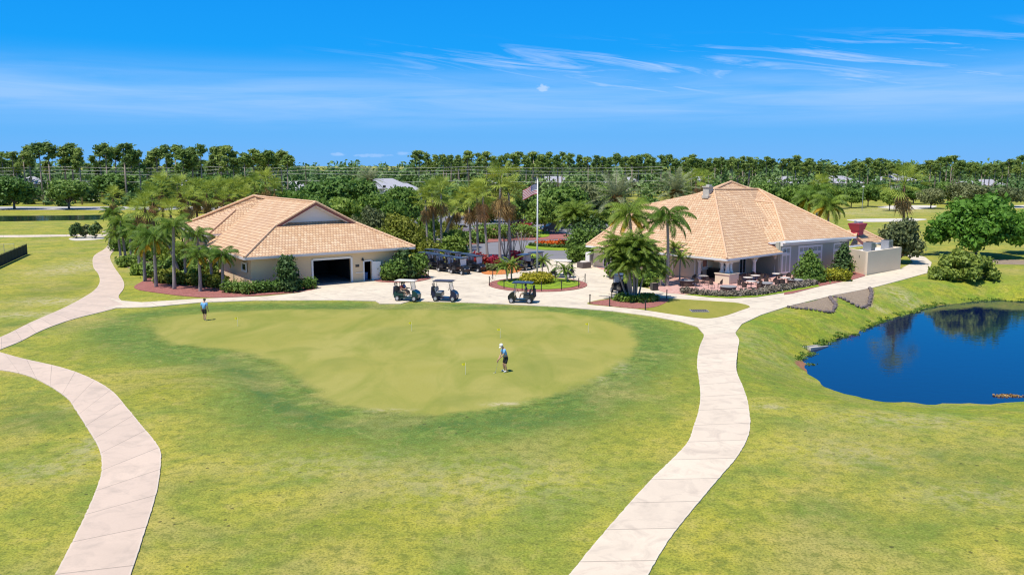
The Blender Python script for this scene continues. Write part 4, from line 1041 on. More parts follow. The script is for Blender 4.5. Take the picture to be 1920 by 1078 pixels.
# ---------------------------------------------------------------- people
M['skin'] = simple('tanned_skin', (.48, .27, .18), .55, .08, 6)
M['shirt_lb'] = simple('light_blue_shirt', (.17, .42, .75), .8, .1, 5)
M['shirt_b'] = simple('royal_blue_shirt', (.05, .14, .5), .8, .1, 5)
M['shirt_m'] = simple('maroon_shirt', (.2, .035, .04), .8, .1, 5)
M['shirt_d'] = simple('dark_shirt', (.04, .045, .07), .8, .1, 5)
M['shorts'] = simple('black_shorts', (.018, .018, .022), .8, .1, 5)
M['khaki'] = simple('khaki_shorts', (.4, .33, .22), .8, .1, 5)
M['capw'] = simple('white_cap', (.75, .73, .7), .7, .05, 5)
M['hairg'] = simple('dark_hair', (.05, .04, .035), .8, .2, 9)
M['shoe'] = simple('white_shoe', (.7, .68, .66), .5, .05, 5)
def skin(name, V, E, Rr, m, parent, root=0, sub=1):
    me = bpy.data.meshes.new(name); me.from_pydata(V, E, []); o = put(name, me, parent)
    o.modifiers.new('skin', 'SKIN')
    for i, r in enumerate(Rr):
        sv = me.skin_vertices[0].data[i]; sv.radius = (r, r) if not hasattr(r, '__len__') else r; sv.use_root = (i == root)
    o.modifiers['skin'].use_smooth_shade = True
    s = o.modifiers.new('sub', 'SUBSURF'); s.levels = s.render_levels = sub
    me.materials.append(m); return o
def lerp(a, b, t): return tuple(a[i] + (b[i] - a[i]) * t for i in range(3))
def person(label, loc, rz, J, shirt, bottom, hat=None, group=None, long_sleeve=False):
    """J: joints pel, chest, neck, head, sh/el/wr/hand (L,R), hip/kn/an/toe (L,R)"""
    t = thing('person', label, 'person', loc, rz, group)
    V = []; E = []; Rr = []
    def add(p, r, par=None):
        V.append(tuple(p)); Rr.append(r)
        if par is not None: E.append((par, len(V) - 1))
        return len(V) - 1
    pel = add(J['pel'], .14); belly = add(lerp(J['pel'], J['chest'], .5), .135, pel); ch = add(J['chest'], .15, belly)
    nk = add(J['neck'], .06, ch); hd = J['head']; up = Vector(hd) - Vector(J['neck']); up.normalize()
    jaw = add(tuple(Vector(hd) - up * .06), .075, nk); h1 = add(tuple(Vector(hd) + up * .02), .1, jaw); h2 = add(tuple(Vector(hd) + up * .11), .075, h1)
    fw = Vector(J.get('look', (1, 0, 0))); add(tuple(Vector(hd) + fw * .115), .022, h1)
    for s in 'LR':
        sh = add(J['sh' + s], .062, ch); el = add(J['el' + s], .047, sh); wr = add(J['wr' + s], .034, el)
        d = Vector(J['hand' + s]) - Vector(J['wr' + s]); d.normalize(); pm = add(tuple(Vector(J['wr' + s]) + d * .06), (.04, .026), wr)
        sd = d.cross(Vector((1, .2, .1))).normalized()
        for k, ln in enumerate((.065, .08, .085, .072)):
            b0 = Vector(J['wr' + s]) + d * .1 + sd * (.028 - .019 * k); f1 = add(tuple(b0), .011, pm); f2 = add(tuple(b0 + d * ln * .5 + fw * .012), .009, f1); add(tuple(b0 + d * ln * .9 + fw * .03), .007, f2)
        b0 = Vector(J['wr' + s]) + d * .04 + sd * .045; f1 = add(tuple(b0), .012, pm); add(tuple(b0 + d * .045 + sd * .02), .009, f1)
    for s in 'LR':
        hp = add(J['hip' + s], .095, pel); kn = add(J['kn' + s], .062, hp); cf = add(lerp(J['kn' + s], J['an' + s], .35), .06, kn); an = add(J['an' + s], .04, cf); add(J['toe' + s], .035, an)
    skin('body', V, E, Rr, M['skin'], t)
    V, E, Rr = [], [], []
    a = add(lerp(J['pel'], J['chest'], -.16), .172); b_ = add(lerp(J['pel'], J['chest'], .55), .16, a); c = add(J['chest'], .175, b_); add(lerp(J['chest'], J['neck'], .7), .085, c)
    for s in 'LR':
        q = add(J['sh' + s], .085, c); e = add(lerp(J['sh' + s], J['el' + s], .75), .07, q)
        if long_sleeve: e2 = add(J['el' + s], .06, e); add(lerp(J['el' + s], J['wr' + s], .9), .045, e2)
    skin('shirt', V, E, Rr, M[shirt], t)
    V, E, Rr = [], [], []
    w_ = add(lerp(J['pel'], J['chest'], .22), .15); a = add(J['pel'], .15, w_)
    for s in 'LR': q = add(lerp(J['hip' + s], J['kn' + s], .08), .115, a); add(lerp(J['hip' + s], J['kn' + s], .55), .1, q); add(lerp(J['hip' + s], J['kn' + s], .92), .095, len(V) - 1)
    skin('shorts', V, E, Rr, M[bottom], t)
    for s in 'LR':
        V, E, Rr = [], [], []
        a = add((J['an' + s][0], J['an' + s][1], J['an' + s][2] - .01), .055); add(lerp(J['an' + s], J['toe' + s], .5), .05, a); add(J['toe' + s], .043, 1)
        skin('shoe', V, E, Rr, M['shoe'], t)
    H_ = Vector(hd) + up * .05; b = MB()
    ring = [(.118, -.01), (.12, .03), (.108, .08), (.07, .12), (.0, .135)]
    b.lathe(ring, 14)
    if hat:
        for i in range(9):
            pass
        b.poly([(.11 * math.cos(x), .11 * math.sin(x), .0) for x in np.linspace(-1.1, 1.1, 8)] + [(.2 * math.cos(x) if abs(x) < 9 else 0, .12 * math.sin(x), -.02) for x in np.linspace(1.0, -1.0, 8)])
    o = b.build('cap' if hat else 'hair', M[hat or 'hairg'], t, True); o.location = H_
    q = Vector((0, 0, 1)).rotation_difference(up); o.rotation_euler = q.to_euler()
    return t
x, y = G(945, 697.5)
gz = .012
Jp = dict(pel=(-.1, 0, .93), chest=(.0, 0, 1.32), neck=(.06, 0, 1.49), head=(.14, 0, 1.61), look=(.75, 0, -.66),
          shL=(.01, .19, 1.39), shR=(.01, -.19, 1.39), elL=(.12, .18, 1.1), elR=(.12, -.18, 1.1), wrL=(.36, .04, .84), wrR=(.34, -.05, .79), handL=(.42, .0, .76), handR=(.40, -.02, .70),
          hipL=(-.14, .1, .86), hipR=(-.14, -.1, .86), knL=(-.02, .14, .48), knR=(-.02, -.14, .48), anL=(-.1, .15, .08), anR=(-.1, -.15, .08), toeL=(.1, .17, .04), toeR=(.1, -.17, .04))
RZ1 = R(205)
person('golfer in white cap and light blue shirt bending over a putt on the green', (x, y, gz), RZ1, Jp, 'shirt_lb', 'shorts', 'capw')
t = thing('putter', 'putter held by the bending golfer in the white cap', 'golf club', (x, y, gz), RZ1)
b = MB(); b.tube([(.37, -.005, .84), (.41, -.01, .6)], .014, 6); b.build('grip', M['black'], t)
b = MB(); b.tube([(.41, -.01, .6), (.55, -.03, .03)], .008, 6); b.build('shaft', M['steel'], t)
b = MB(); b.box((.56, -.03, .018), (.05, .13, .034)); b.build('head', M['greymetal'], t, bevel=.005)
b = MB(); b.lathe([(.001, -.022), (.015, -.016), (.022, 0), (.015, .016), (.001, .022)], 12, (x - .6, y - .42, gz + .023)); tag(b.build('golf_ball', M['white'], smooth=True), 'white golf ball in front of the putter', 'golf ball')
x, y = G(384, 601)
Jw = dict(pel=(0, 0, .93), chest=(.03, 0, 1.32), neck=(.06, 0, 1.49), head=(.1, 0, 1.61), look=(.9, 0, -.3),
          shL=(.02, .2, 1.4), shR=(.02, -.2, 1.4), elL=(.0, .27, 1.12), elR=(-.02, -.27, 1.12), wrL=(.1, .29, .87), wrR=(.08, -.29, .87), handL=(.12, .29, .77), handR=(.1, -.29, .77),
          hipL=(0, .1, .88), hipR=(0, -.1, .88), knL=(.12, .12, .49), knR=(-.03, -.12, .48), anL=(.1, .12, .08), anR=(-.16, -.12, .11), toeL=(.28, .13, .04), toeR=(0, -.13, .04))
person('golfer in blue shirt and black shorts walking away across the green', (x, y, gz), R(84), Jw, 'shirt_lb', 'shorts', None)
Js = dict(pel=(-.42, 0, .93), chest=(-.46, 0, 1.28), neck=(-.44, 0, 1.45), head=(-.42, 0, 1.57), look=(1, 0, 0),
          shL=(-.45, .19, 1.37), shR=(-.45, -.19, 1.37), elL=(-.3, .24, 1.12), elR=(-.3, -.24, 1.12), wrL=(-.06, .17, 1.08), wrR=(-.06, -.17, 1.08), handL=(.03, .15, 1.1), handR=(.03, -.15, 1.1),
          hipL=(-.4, .1, .9), hipR=(-.4, -.1, .9), knL=(.02, .13, .84), knR=(.02, -.13, .84), anL=(.14, .13, .47), anR=(.14, -.13, .47), toeL=(.32, .13, .43), toeR=(.32, -.13, .43))
def shifted(J, dx, dy, dz): return {k: (v if k == 'look' else (v[0] + dx, v[1] + dy, v[2] + dz)) for k, v in J.items()}

# ---------------------------------------------------------------- golf carts (facing +x)
def paint(name, col):
    m, t = mat(name); n = t.noise(t.obj(), 2.5, 4); t.link(t.mix(n, tuple(x * .85 for x in col), tuple(x * 1.12 for x in col)), t.b.inputs['Base Color'])
    t.b.inputs['Roughness'].default_value = .3; t.b.inputs['Coat Weight'].default_value = .3; return m
M['p_green'] = paint('teal_green_paint', (.01, .05, .05)); M['p_navy'] = paint('navy_paint', (.014, .016, .06)); M['p_black'] = paint('black_paint', (.015, .016, .02)); M['p_dgrey'] = paint('charcoal_paint', (.05, .055, .065))
M['seat_dark'] = simple('black_vinyl', (.03, .03, .035), .5, .1, 4); M['seat_grey'] = simple('grey_vinyl', (.3, .32, .36), .5, .1, 4)
M['roof_w'] = simple('cream_roof', (.74, .68, .6), .45, .06, 2); M['roof_d'] = simple('dark_grey_roof', (.07, .065, .085), .4, .1, 2); M['roof_b'] = simple('navy_roof', (.05, .08, .14), .4, .1, 2)
_w = MB(); _w.lathe([(.14, -.09), (.2, -.1), (.235, -.06), (.235, .06), (.2, .1), (.14, .09)], 16, axis='y'); TYRE = _w.mesh('tyre', M['black'], True)
_w = MB(); _w.lathe([(.001, -.108), (.13, -.108), (.15, -.09), (.15, .09), (.13, .108), (.001, .108)], 12, axis='y'); HUB = _w.mesh('hub', M['hubcap'])
M['clear2'] = M['clear'].copy(); M['clear2'].name = 'painted_sheen_windscreen'  # parked carts: glass reflection put in as a paler, more opaque colour
for n_ in M['clear2'].node_tree.nodes:
    if n_.type == 'MIX_SHADER': n_.inputs[0].default_value = .85
    if n_.type == 'BSDF_PRINCIPLED': n_.inputs['Base Color'].default_value = (.6, .64, .76, 1)
def cart_proto(body, roof, seat, screen=True, scol='clear', bags=True):
    t = thing('golf_cart', 'golf cart', 'golf cart')
    b = MB()
    b.prism([(-1.16, .3), (-1.2, .62), (-1.08, .84), (-.92, .88), (-.84, .66), (-.82, .38), (.5, .32), (.62, .62), (.6, .98), (.72, 1.0), (1.02, .86), (1.2, .62), (1.19, .32), (1.1, .24), (-1.1, .24)], -.47, .47)
    b.build('body', body, t, bevel=.025)
    b = MB(); b.box((-.52, 0, .6), (.6, .96, .3)); b.build('seat_box', M['p_dgrey'] if body != M['p_green'] else body, t, bevel=.03)
    b = MB(); b.box((-.5, 0, .81), (.58, 1.02, .13)); b.build('seat', seat, t, bevel=.04)
    b = MB(); b.prism([(-.84, .9), (-.74, .9), (-.8, 1.28), (-.88, 1.28)], -.5, .5); b.build('backrest', seat, t, bevel=.03)
    b = MB(); b.box((-.12, 0, 1.84), (1.9, 1.16, .05)); b.box((-.12, 0, 1.88), (1.6, .95, .04)); b.box((-.12, 0, 1.8), (1.8, 1.06, .03)); b.build('roof', roof, t, bevel=.025)
    b = MB()
    for s in (-1, 1):
        b.tube([(.66, s * .5, .98), (.58, s * .51, 1.4), (.5, s * .51, 1.8)], .022, 6); b.tube([(-.95, s * .5, .86), (-.98, s * .51, 1.3), (-.92, s * .51, 1.8)], .022, 6)
    b.build('roof_supports', M['dark'], t)
    if screen:
        b = MB(); b.box((.575, 0, 1.38), (.012, .98, .78)); o = b.build('windscreen', M[scol], t); 
    b = MB(); b.tube([(.52, .25, .92), (.32, .25, 1.07)], .02, 6); 
    for i in range(14):
        a0, a1 = 2 * PI * i / 14, 2 * PI * (i + 1) / 14
        f = lambda a: (.30 + .07 * math.sin(a), .25 + .17 * math.cos(a), 1.08 + .15 * math.sin(a))
        b.tube([f(a0), f(a1)], .014, 5, cap=False)
    b.build('steering_wheel', M['black'], t)
    for s in (-1, 1):
        b = MB(); b.box((1.185, s * .36, .66), (.04, .16, .07)); b.build('headlight', M['white'], t, bevel=.012)
    if bags:
        b = MB(); b.box((-1.16, 0, .55), (.24, .9, .05)); b.tube([(-1.04, -.45, 1.15), (-1.1, -.45, 1.18), (-1.1, .45, 1.18), (-1.04, .45, 1.15)], .018, 6); b.build('bag_rack', M['dark'], t)
        for s in (-1, 1):
            b = MB(); b.tube([(-1.2, s * .24, .6), (-1.14, s * .24, 1.28)], [.12, .13], 10)
            for k in range(6): b.tube([(-1.14 + .05 * math.cos(k), s * .24 + .05 * math.sin(k), 1.28), (-1.12 + .06 * math.cos(k), s * .24 + .07 * math.sin(k), 1.5 + .03 * k)], [.008, .022], 5)
            b.build('golf_bag', M['black'] if s > 0 else M['p_navy'], t)
    for cx in (-.78, .86):
        for s in (-1, 1):
            w = put('wheel', TYRE, t, (cx, s * .54, .235)); put('hub', HUB, w)
    return t
def onz(px, py, z=.06): 
    x, y = G(px, py, z); return (x, y, z)
c1 = cart_proto(M['p_green'], M['roof_w'], M['seat_dark']); c1['label'] = 'green golf cart with cream roof, a couple aboard, by the lawn edge'; c1.location = onz(764, 563); c1.rotation_euler.z = R(-14)
Mx = Matrix.Translation(c1.location) @ Matrix.Rotation(R(-14), 4, 'Z')
person('person in royal blue shirt driving the green golf cart', c1.location, R(-14), shifted(Js, 0, .25, 0), 'shirt_b', 'khaki', None, long_sleeve=False)
person('passenger in maroon shirt in the green golf cart', c1.location, R(-14), shifted(Js, -.02, -.25, 0), 'shirt_m', 'khaki', None)
c2 = cart_proto(M['p_navy'], M['roof_d'], M['seat_grey']); c2['label'] = 'navy golf cart with dark roof and empty grey seats facing right, by the lawn edge'; c2.location = onz(835, 563.5); c2.rotation_euler.z = R(-12)
c3 = cart_proto(M['p_black'], M['roof_b'], M['seat_dark']); c3['label'] = 'black golf cart driven leftwards in front of the flagpole island'; c3.location = onz(978, 567); c3.rotation_euler.z = R(170)
person('driver in dark shirt in the black golf cart by the flagpole island', c3.location, R(170), shifted(Js, 0, .25, 0), 'shirt_d', 'khaki', None)
c4 = cart_proto(M['p_black'], M['roof_b'], M['seat_dark'], True, 'clear2'); GP = 'golf carts parked in a block beside the palms'
PARK = [(892, 509, 'dark golf cart parked at the right end of the block, beside the orange mulch'), (862, 513.5, 'dark golf cart at the near corner of the parked block'), (838, 509.5, 'dark parked golf cart in the front row, second left of the near corner cart'),
        (818, 505.5, 'dark parked golf cart in the front row, third left of the near corner cart'), (801, 502, 'dark parked golf cart at the left end of the front row, by the bushes'),
        (876, 505, 'dark golf cart in the second parked row behind the near corner cart'), (853, 501.5, 'dark golf cart in the middle of the second parked row'), (833, 498, 'dark golf cart left of the middle in the second parked row'), (813, 495, 'dark golf cart at the left end of the second parked row')]
for i, (px, py, lab) in enumerate(PARK):
    o = c4 if i == 0 else clone(c4, (0, 0, 0), 0)
    o.location = onz(px, py); o.rotation_euler.z = R(-38 + rnd.uniform(-4, 4)); o['label'] = lab; o['group'] = GP
clone(c4, onz(984, 506), R(62), 'dark golf cart parked behind the flagpole island, left of the pole', 'golf carts behind the island')
clone(c4, onz(1006, 501), R(50), 'dark golf cart parked just behind the flagpole', 'golf carts behind the island')
c5 = cart_proto(M['p_black'], M['roof_w'], M['seat_dark']); c5['label'] = 'black golf cart with pale roof half hidden by the low palm on the island'; c5.location = onz(1053, 520); c5.rotation_euler.z = R(170)
clone(c4, onz(1163, 550), R(105), 'dark golf cart parked behind the multi-stemmed palm clump', None)

# ---------------------------------------------------------------- cars
def car(label, x, y, rz, col, suv=False, z=.03):
    t = thing('car', label, 'car', (x, y, z), rz, 'cars in the car park'); k = 1.15 if suv else 1.0
    pm = paint('car_paint', col)
    b = MB(); b.prism([(-2.25, .35), (-2.28, .8 * k), (-1.9, .95 * k), (1.0, .95 * k), (2.0, .8 * k), (2.28, .6), (2.25, .3), (1.8, .22), (-1.9, .22)], -.88, .88); b.build('body', pm, t, bevel=.1)
    pr_ = [(-1.75, .92 * k), (-1.3, 1.4 * k), (.1, 1.45 * k), (.95, .92 * k)] if not suv else [(-2.1, .92 * k), (-1.95, 1.5 * k), (.1, 1.53 * k), (.95, .92 * k)]
    b = MB(); b.prism(pr_, -.72, .72); b.build('window', M['glass'], t, bevel=.06)
    b = MB(); xs_ = (pr_[1][0] + .05, pr_[2][0] - .02); zt = pr_[2][1]; b.box(((xs_[0] + xs_[1]) / 2, 0, zt), (xs_[1] - xs_[0], 1.3, .05)); b.build('roof', pm, t, bevel=.02)
    for sx in (-1.35, 1.38):
        for s in (-1, 1):
            w = put('wheel', TYRE, t, (sx, s * .8, .33), (0, 0, 0), (1.4, 1.1, 1.4)); put('hub', HUB, w)
    for s in (-1, 1):
        b = MB(); b.box((2.2, s * .62, .66), (.12, .36, .14)); b.build('headlight', M['white'], t, bevel=.02)
        b = MB(); b.box((-2.24, s * .65, .74), (.1, .3, .14)); b.build('tail_light', M['redmetal'], t, bevel=.02)
    return t
for px, py, rz, col, suv, lab in [(978, 427, 160, (.35, .01, .03), False, 'dark red car nearest the hedge in the car park'), (968, 420, 160, (.03, .03, .035), False, 'black car behind the dark red car'),
                                  (990, 419, 160, (.09, .2, .22), False, 'blue-grey car behind the red car'), (1003, 416, 170, (.5, .5, .52), False, 'silver car right of the blue-grey car'), (1014, 421, 175, (.55, .55, .56), True, 'pale silver car just right of the flagpole'),
                                  (1034, 434, 205, (.015, .03, .06), True, 'dark blue car shaded under the car park oak'), (843, 436, 20, (.55, .58, .6), False, 'white car glimpsed between the left fan palm trunks'), (1118, 418, 170, (.6, .6, .6), False, 'white car behind the big clump palms'),
                                  (868, 436, 20, (.5, .53, .56), False, 'silver car behind the middle fan palms'), (1010, 411, 170, (.03, .03, .03), True, 'black car at the far side of the car park')]:
    q = G(px, py); car(lab, q[0], q[1], R(rz), col, suv)

# ---------------------------------------------------------------- flagpole and flag
fx, fy = 2.67, 86.9
M['polegrey'] = simple('pale_aluminium', (.62, .62, .64), .35, .05, 2)
t = thing('flagpole', 'tall silver flagpole rising from the round golden hedge', 'flagpole', (fx, fy, .15))
b = MB(); b.tube([(0, 0, 0), (0, 0, 5), (0, 0, 10.75)], [.1, .09, .06], 10); b.build('pole', M['polegrey'], t, True)
b = MB(); b.lathe([(.001, -.08), (.06, -.05), (.08, 0), (.06, .05), (.001, .08)], 12, (0, 0, 10.83)); b.build('finial', M['greymetal'], t, True)
b = MB(); b.lathe([(.2, 0), (.2, .06), (.1, .1)], 12); b.build('base_collar', M['greymetal'], t)
M['f_r'] = simple('flag_red', (.5, .03, .05), .8, .05); M['f_w'] = simple('flag_white', (.75, .73, .74), .8, .04); M['f_b'] = simple('flag_blue', (.03, .05, .2), .8, .05)
b = MB(); NX, NZ = 24, 13; FL, FH = 1.75, 1.05
def fp(i, j):
    s = i / NX; w = .13 * math.sin(s * 8.0 + j * .12) * s ** .5
    return (-s * FL * .86 - .05, -.25 * s + w, 10.45 - FH * j / NZ - .62 * s ** 1.3 + .04 * math.sin(s * 6))
for i in range(NX):
    for j in range(NZ):
        mi = 2 if (i < 10 and j < 7) else (j % 2)
        b.poly([fp(i, j), fp(i + 1, j), fp(i + 1, j + 1), fp(i, j + 1)], mi)
for r in range(9):
    for c in range(6 if r % 2 == 0 else 5):
        ii = .9 + (c + (.5 if r % 2 else 0)) * 1.55; jj = .6 + r * .72; p = Vector(fp(ii, jj))
        for dy in (-.012, .012):
            st = []
            for k in range(10):
                a = PI / 2 + k * PI / 5; rr_ = .036 if k % 2 == 0 else .015; st.append((p.x + rr_ * math.cos(a), p.y + dy, p.z + rr_ * math.sin(a)))
            b.poly(st, 1)
o = b.build('flag', [M['f_r'], M['f_w'], M['f_b']], None, True, loc=(fx, fy, 0)); tag(o, 'United States flag drooping from the tall silver flagpole', 'flag')

# island posts with rope
POSTS = [(924, 523), (917.6, 535), (945, 541), (979, 545), (1015, 545.5), (1052.7, 543.5), (1085, 538.5), (1097, 530), (1076, 523)]
pp = []
for i, (px, py) in enumerate(POSTS):
    x, y = G(px, py, .12); pp.append((x, y))
    t = thing('rope_post', 'black iron post on the flagpole island rim, %s counted from the back left' % ordn(i + 1), 'post', (x, y, .12), 0, 'posts round the flagpole island')
    b = MB(); b.tube([(0, 0, -.1), (0, 0, .85)], .045, 8); b.build('post', M['post'], t); b = MB(); b.lathe([(.001, .84), (.065, .87), (.06, .92), (.001, .96)], 8); b.build('cap', M['post'], t)
b = MB()
for i in range(len(pp) - 1):
    a, c = pp[i], pp[i + 1]
    b.tube([(a[0] + (c[0] - a[0]) * k / 8, a[1] + (c[1] - a[1]) * k / 8, .85 - .35 * (1 - (2 * k / 8 - 1) ** 2)) for k in range(9)], .014, 5, cap=False)
tag(b.build('rope', M['post']), 'thin dark rope slung between the flagpole island posts', 'rope')
for i, (px, py, lab) in enumerate([(1106, 569, 'black iron post at the left tip of the palm clump bed'), (1147, 559, 'black iron post behind the palm clump bed, left of the dark cart'), (1143, 574, 'black iron post at the front left of the palm clump bed'),
                                   (1210, 581, 'black iron post at the front of the palm clump bed'), (1250, 560, 'black iron post at the right end of the palm clump bed'), (803, 520, 'brown post at the tip of the bushes right of the barn')]):
    x, y = G(px, py, .09); t = thing('post', lab, 'post', (x, y, .09)); h = 1.15 if i == 5 else .75
    b = MB(); b.tube([(0, 0, -.1), (0, 0, h)], .06 if i == 5 else .05, 8); b.build('shaft', M['wood_dark'] if i == 5 else M['post'], t); b = MB(); b.lathe([(.001, h), (.075, h + .02), (.07, h + .07), (.001, h + .1)], 8); b.build('cap', M['wood_dark'] if i == 5 else M['post'], t)
M['f_y'] = simple('yellow_flag_cloth', (.75, .7, .02), .7, .05)
for px, py, lab in [(446, 612, 'yellow putting flag nearest the walking golfer'), (772, 621, 'yellow putting flag in the middle of the green'), (1103, 623, 'yellow putting flag at the right side of the green'), (873, 702, 'yellow putting flag left of the bending golfer'), (938, 634, 'small yellow putting flag beyond the bending golfer')]:
    x, y = G(px, py); t = thing('putting_flag', lab, 'golf flag', (x, y, .012), 0, 'flags on the putting green')
    b = MB(); b.tube([(0, 0, -.1), (0, 0, .72)], .008, 5); b.build('stick', M['white'], t)
    b = MB(); n = 6
    for i in range(n): 
        f = lambda k: (-.22 * k / n, .02 * math.sin(k * 1.3))
        (xa, ya), (xb, yb) = f(i), f(i + 1); ta, tb = .09 * (1 - i / n * .5), .09 * (1 - (i + 1) / n * .5); b.poly([(xa, ya, .62 - ta), (xb, yb, .62 - tb), (xb, yb, .62 + tb), (xa, ya, .62 + ta)])
    b.build('cloth', M['f_y'], t)

# ---------------------------------------------------------------- patio furniture
def chair_proto():
    t = thing('patio_chair', 'patio chair', 'chair'); b = MB(); b.lathe([(.001, .4), (.23, .41), (.24, .44), (.22, .47), (.001, .47)], 14); b.build('seat', M['brown'], t)
    b = MB(); n = 12
    for i in range(n):
        a0, a1 = PI / 2 + PI * i / n - .0, PI / 2 + PI * (i + 1) / n
        f = lambda a, z: (.25 * math.cos(a), .26 * math.sin(a), z)
        h = lambda a: .66 + .28 * max(0, -math.cos(a)) 
        b.poly([f(a0, .5), f(a1, .5), f(a1, h(a1)), f(a0, h(a0))]); b.poly([f(a0, .5) , f(a0, h(a0)), f(a1, h(a1)), f(a1, .5)])
        b.tube([f(a0, h(a0)), f(a1, h(a1))], .02, 5, cap=False)
    b.build('backrest', M['brown'], t)
    for sx in (-.19, .19):
        for sy in (-.19, .19):
            b = MB(); b.tube([(sx * 1.1, sy * 1.1, 0), (sx, sy, .42)], .018, 6); b.build('leg', M['brown'], t)
    return t
def table_proto():
    t = thing('patio_table', 'patio table', 'table'); b = MB(); b.lathe([(.001, .7), (.5, .7), (.52, .72), (.5, .745), (.001, .745)], 20); b.build('tabletop', M['tabletop'], t)
    b = MB(); b.tube([(0, 0, .05), (0, 0, .7)], .045, 8); b.build('pedestal', M['brown'], t)
    b = MB(); b.lathe([(.001, 0), (.3, 0), (.28, .04), (.06, .07)], 14); b.build('base', M['brown'], t); return t
PZ = .085
tp = table_proto(); TB = [(1402, 533, 'pale round patio table behind the frontmost one, left of the second column'), (1408, 540.5, 'pale round patio table frontmost on the brick patio'), (1416, 529, 'pale round patio table beside the second porch column'), (1456, 525.5, 'pale round patio table at the back right, beside the end column'), (1471, 533.5, 'pale round patio table at the right end of the patio, left of the dark box'), (1318, 530, 'pale round patio table left of the triple column')]
for i, (px, py, lab) in enumerate(TB):
    o = tp if i == 0 else clone(tp, (0, 0, 0), 0)
    x, y = G(px, py, PZ); o.location = (x, y, PZ); o['label'] = lab; o['group'] = 'patio tables'
ch = chair_proto(); CH = []
for px, py, r in [(1306, 537, 40), (1300, 531, 200), (1312, 524, 250), (1324, 534, 170), (1334, 541, 20), (1350, 540, 160), (1387, 542, 10), (1395, 546, 60), (1424, 543.5, 190), (1390, 534, 0), (1412, 526, 260), (1427, 530, 200), (1441, 530, 330), (1437, 537, 30), (1450, 536, 150), (1462, 529, 90), (1457, 541, 60), (1484, 535.5, 180), (1478, 528, 240), (1466, 540, 70), (1421, 536, 180), (1404, 528, 300)]: CH.append((px, py, r))
CH.sort()
for i, (px, py, r) in enumerate(CH):
    o = ch if i == 0 else clone(ch, (0, 0, 0), 0)
    x, y = G(px, py, PZ); o.location = (x, y, PZ); o.rotation_euler.z = R(r); o['group'] = 'patio chairs'
    o['label'] = 'dark brown round-backed patio chair, %s from the left on the brick patio' % ordn(i + 1)
def boxtable(px, py, lab, rz=41, w=1.5):
    x, y = G(px, py, PZ); t = thing('fire_table', lab, 'table', (x, y, PZ), R(rz), 'low dark tables along the patio edge')
    n = 16; b = MB(); b.lathe([(.001, 0), (w * .46, 0), (w * .5, .08), (w * .5, .5), (w * .48, .54), (.001, .54)], 18); b.build('base', M['brown'], t)
    b = MB(); b.lathe([(.001, .54), (w * .54, .54), (w * .55, .57), (w * .54, .61), (.001, .61)], 18); b.build('tabletop', M['capgrey'], t)
    b = MB(); b.box((0, -w * .5, .3), (.12, .03, .1)); b.build('valve_plate', M['white'], t); return t
for px, py, lab in [(1288, 535.5, 'low dark round table with grey top at the left end of the patio'), (1365, 548, 'low dark round table with grey top in front of the triple column'), (1433.5, 541, 'low dark round table with grey top among the frontmost chairs'), (1490, 534.5, 'low dark round table with grey top at the right end of the patio')]: boxtable(px, py, lab)
# dark bar and grill under the porch
q = PC + (uF + vF) * 2.3 + vF * 1.2; t = thing('bar_counter', 'dark bar counter in the shade behind the triple column, left side', 'counter', (q.x, q.y, PZ), math.atan2(vF.y, vF.x))
b = MB(); b.box((0, 0, .5), (2.6, .6, 1.0)); b.build('cabinet', M['p_black'], t, bevel=.03); b = MB(); b.box((0, 0, 1.03), (2.8, .8, .06)); b.build('counter_top', M['dark'], t, bevel=.01)
q = PC + (uF * 3.0 + vF * 2.2); t = thing('wicker_sofa', 'dark wicker sofa in the shade right of the triple column', 'sofa', (q.x, q.y, PZ), math.atan2(uF.y, uF.x))
b = MB(); b.box((0, 0, .25), (1.9, .8, .4)); b.build('seat', M['dark'], t, bevel=.05); b = MB(); b.box((0, .36, .6), (1.9, .16, .6)); b.build('backrest', M['dark'], t, bevel=.05)
for s in (-1, 1): b = MB(); b.box((s * .88, 0, .42), (.16, .78, .35)); b.build('armrest', M['dark'], t, bevel=.04)
t = thing('blue_towel', 'pale blue towel hung on the shaded sofa right of the triple column', 'towel', (q.x - .5, q.y - .1, PZ), math.atan2(uF.y, uF.x))
M['towel'] = simple('pale_blue_towel', (.35, .5, .8), .9, .1); b = MB(); b.box((0, .36, .92), (.5, .24, .03)); b.box((0, .26, .68), (.5, .03, .48)); b.build('towel_cloth', M['towel'], t, bevel=.01)
# planter with cover, ice machine, pot, bin
x, y = G(1095, 502, .06); t = thing('planter_box', 'dark square planter box with pale top left of the clubhouse entrance', 'planter', (x, y, .058), R(30))
b = MB(); b.box((0, 0, .35), (1.25, 1.25, .7)); b.build('box', M['planter'], t, bevel=.03); b = MB(); b.lathe([(.55, .66), (.5, .78), (.3, .86), (.001, .9)], 14); b.build('gravel', M['concpale'], t)
x, y = G(1105, 497, .06); t = thing('water_cooler', 'white water cooler cabinet beside the dark planter box', 'cabinet', (x, y, .058), R(41))
b = MB(); b.box((0, 0, .8), (.75, .7, 1.6)); b.build('cabinet', M['white'], t, bevel=.03); b = MB(); b.box((0, -.36, .95), (.6, .03, .9)); b.build('door', M['fascia'], t, bevel=.01)
x, y = G(1226.5, 544, .06); t = thing('plant_pot', 'black square pot at the left corner of the patio', 'pot', (x, y, PZ), R(20)); b = MB(); b.box((0, 0, .35), (.62, .62, .7)); b.build('pot', M['p_black'], t, bevel=.04); b = MB(); b.box((0, 0, .66), (.5, .5, .1)); b.build('soil', M['mulch_b'], t)
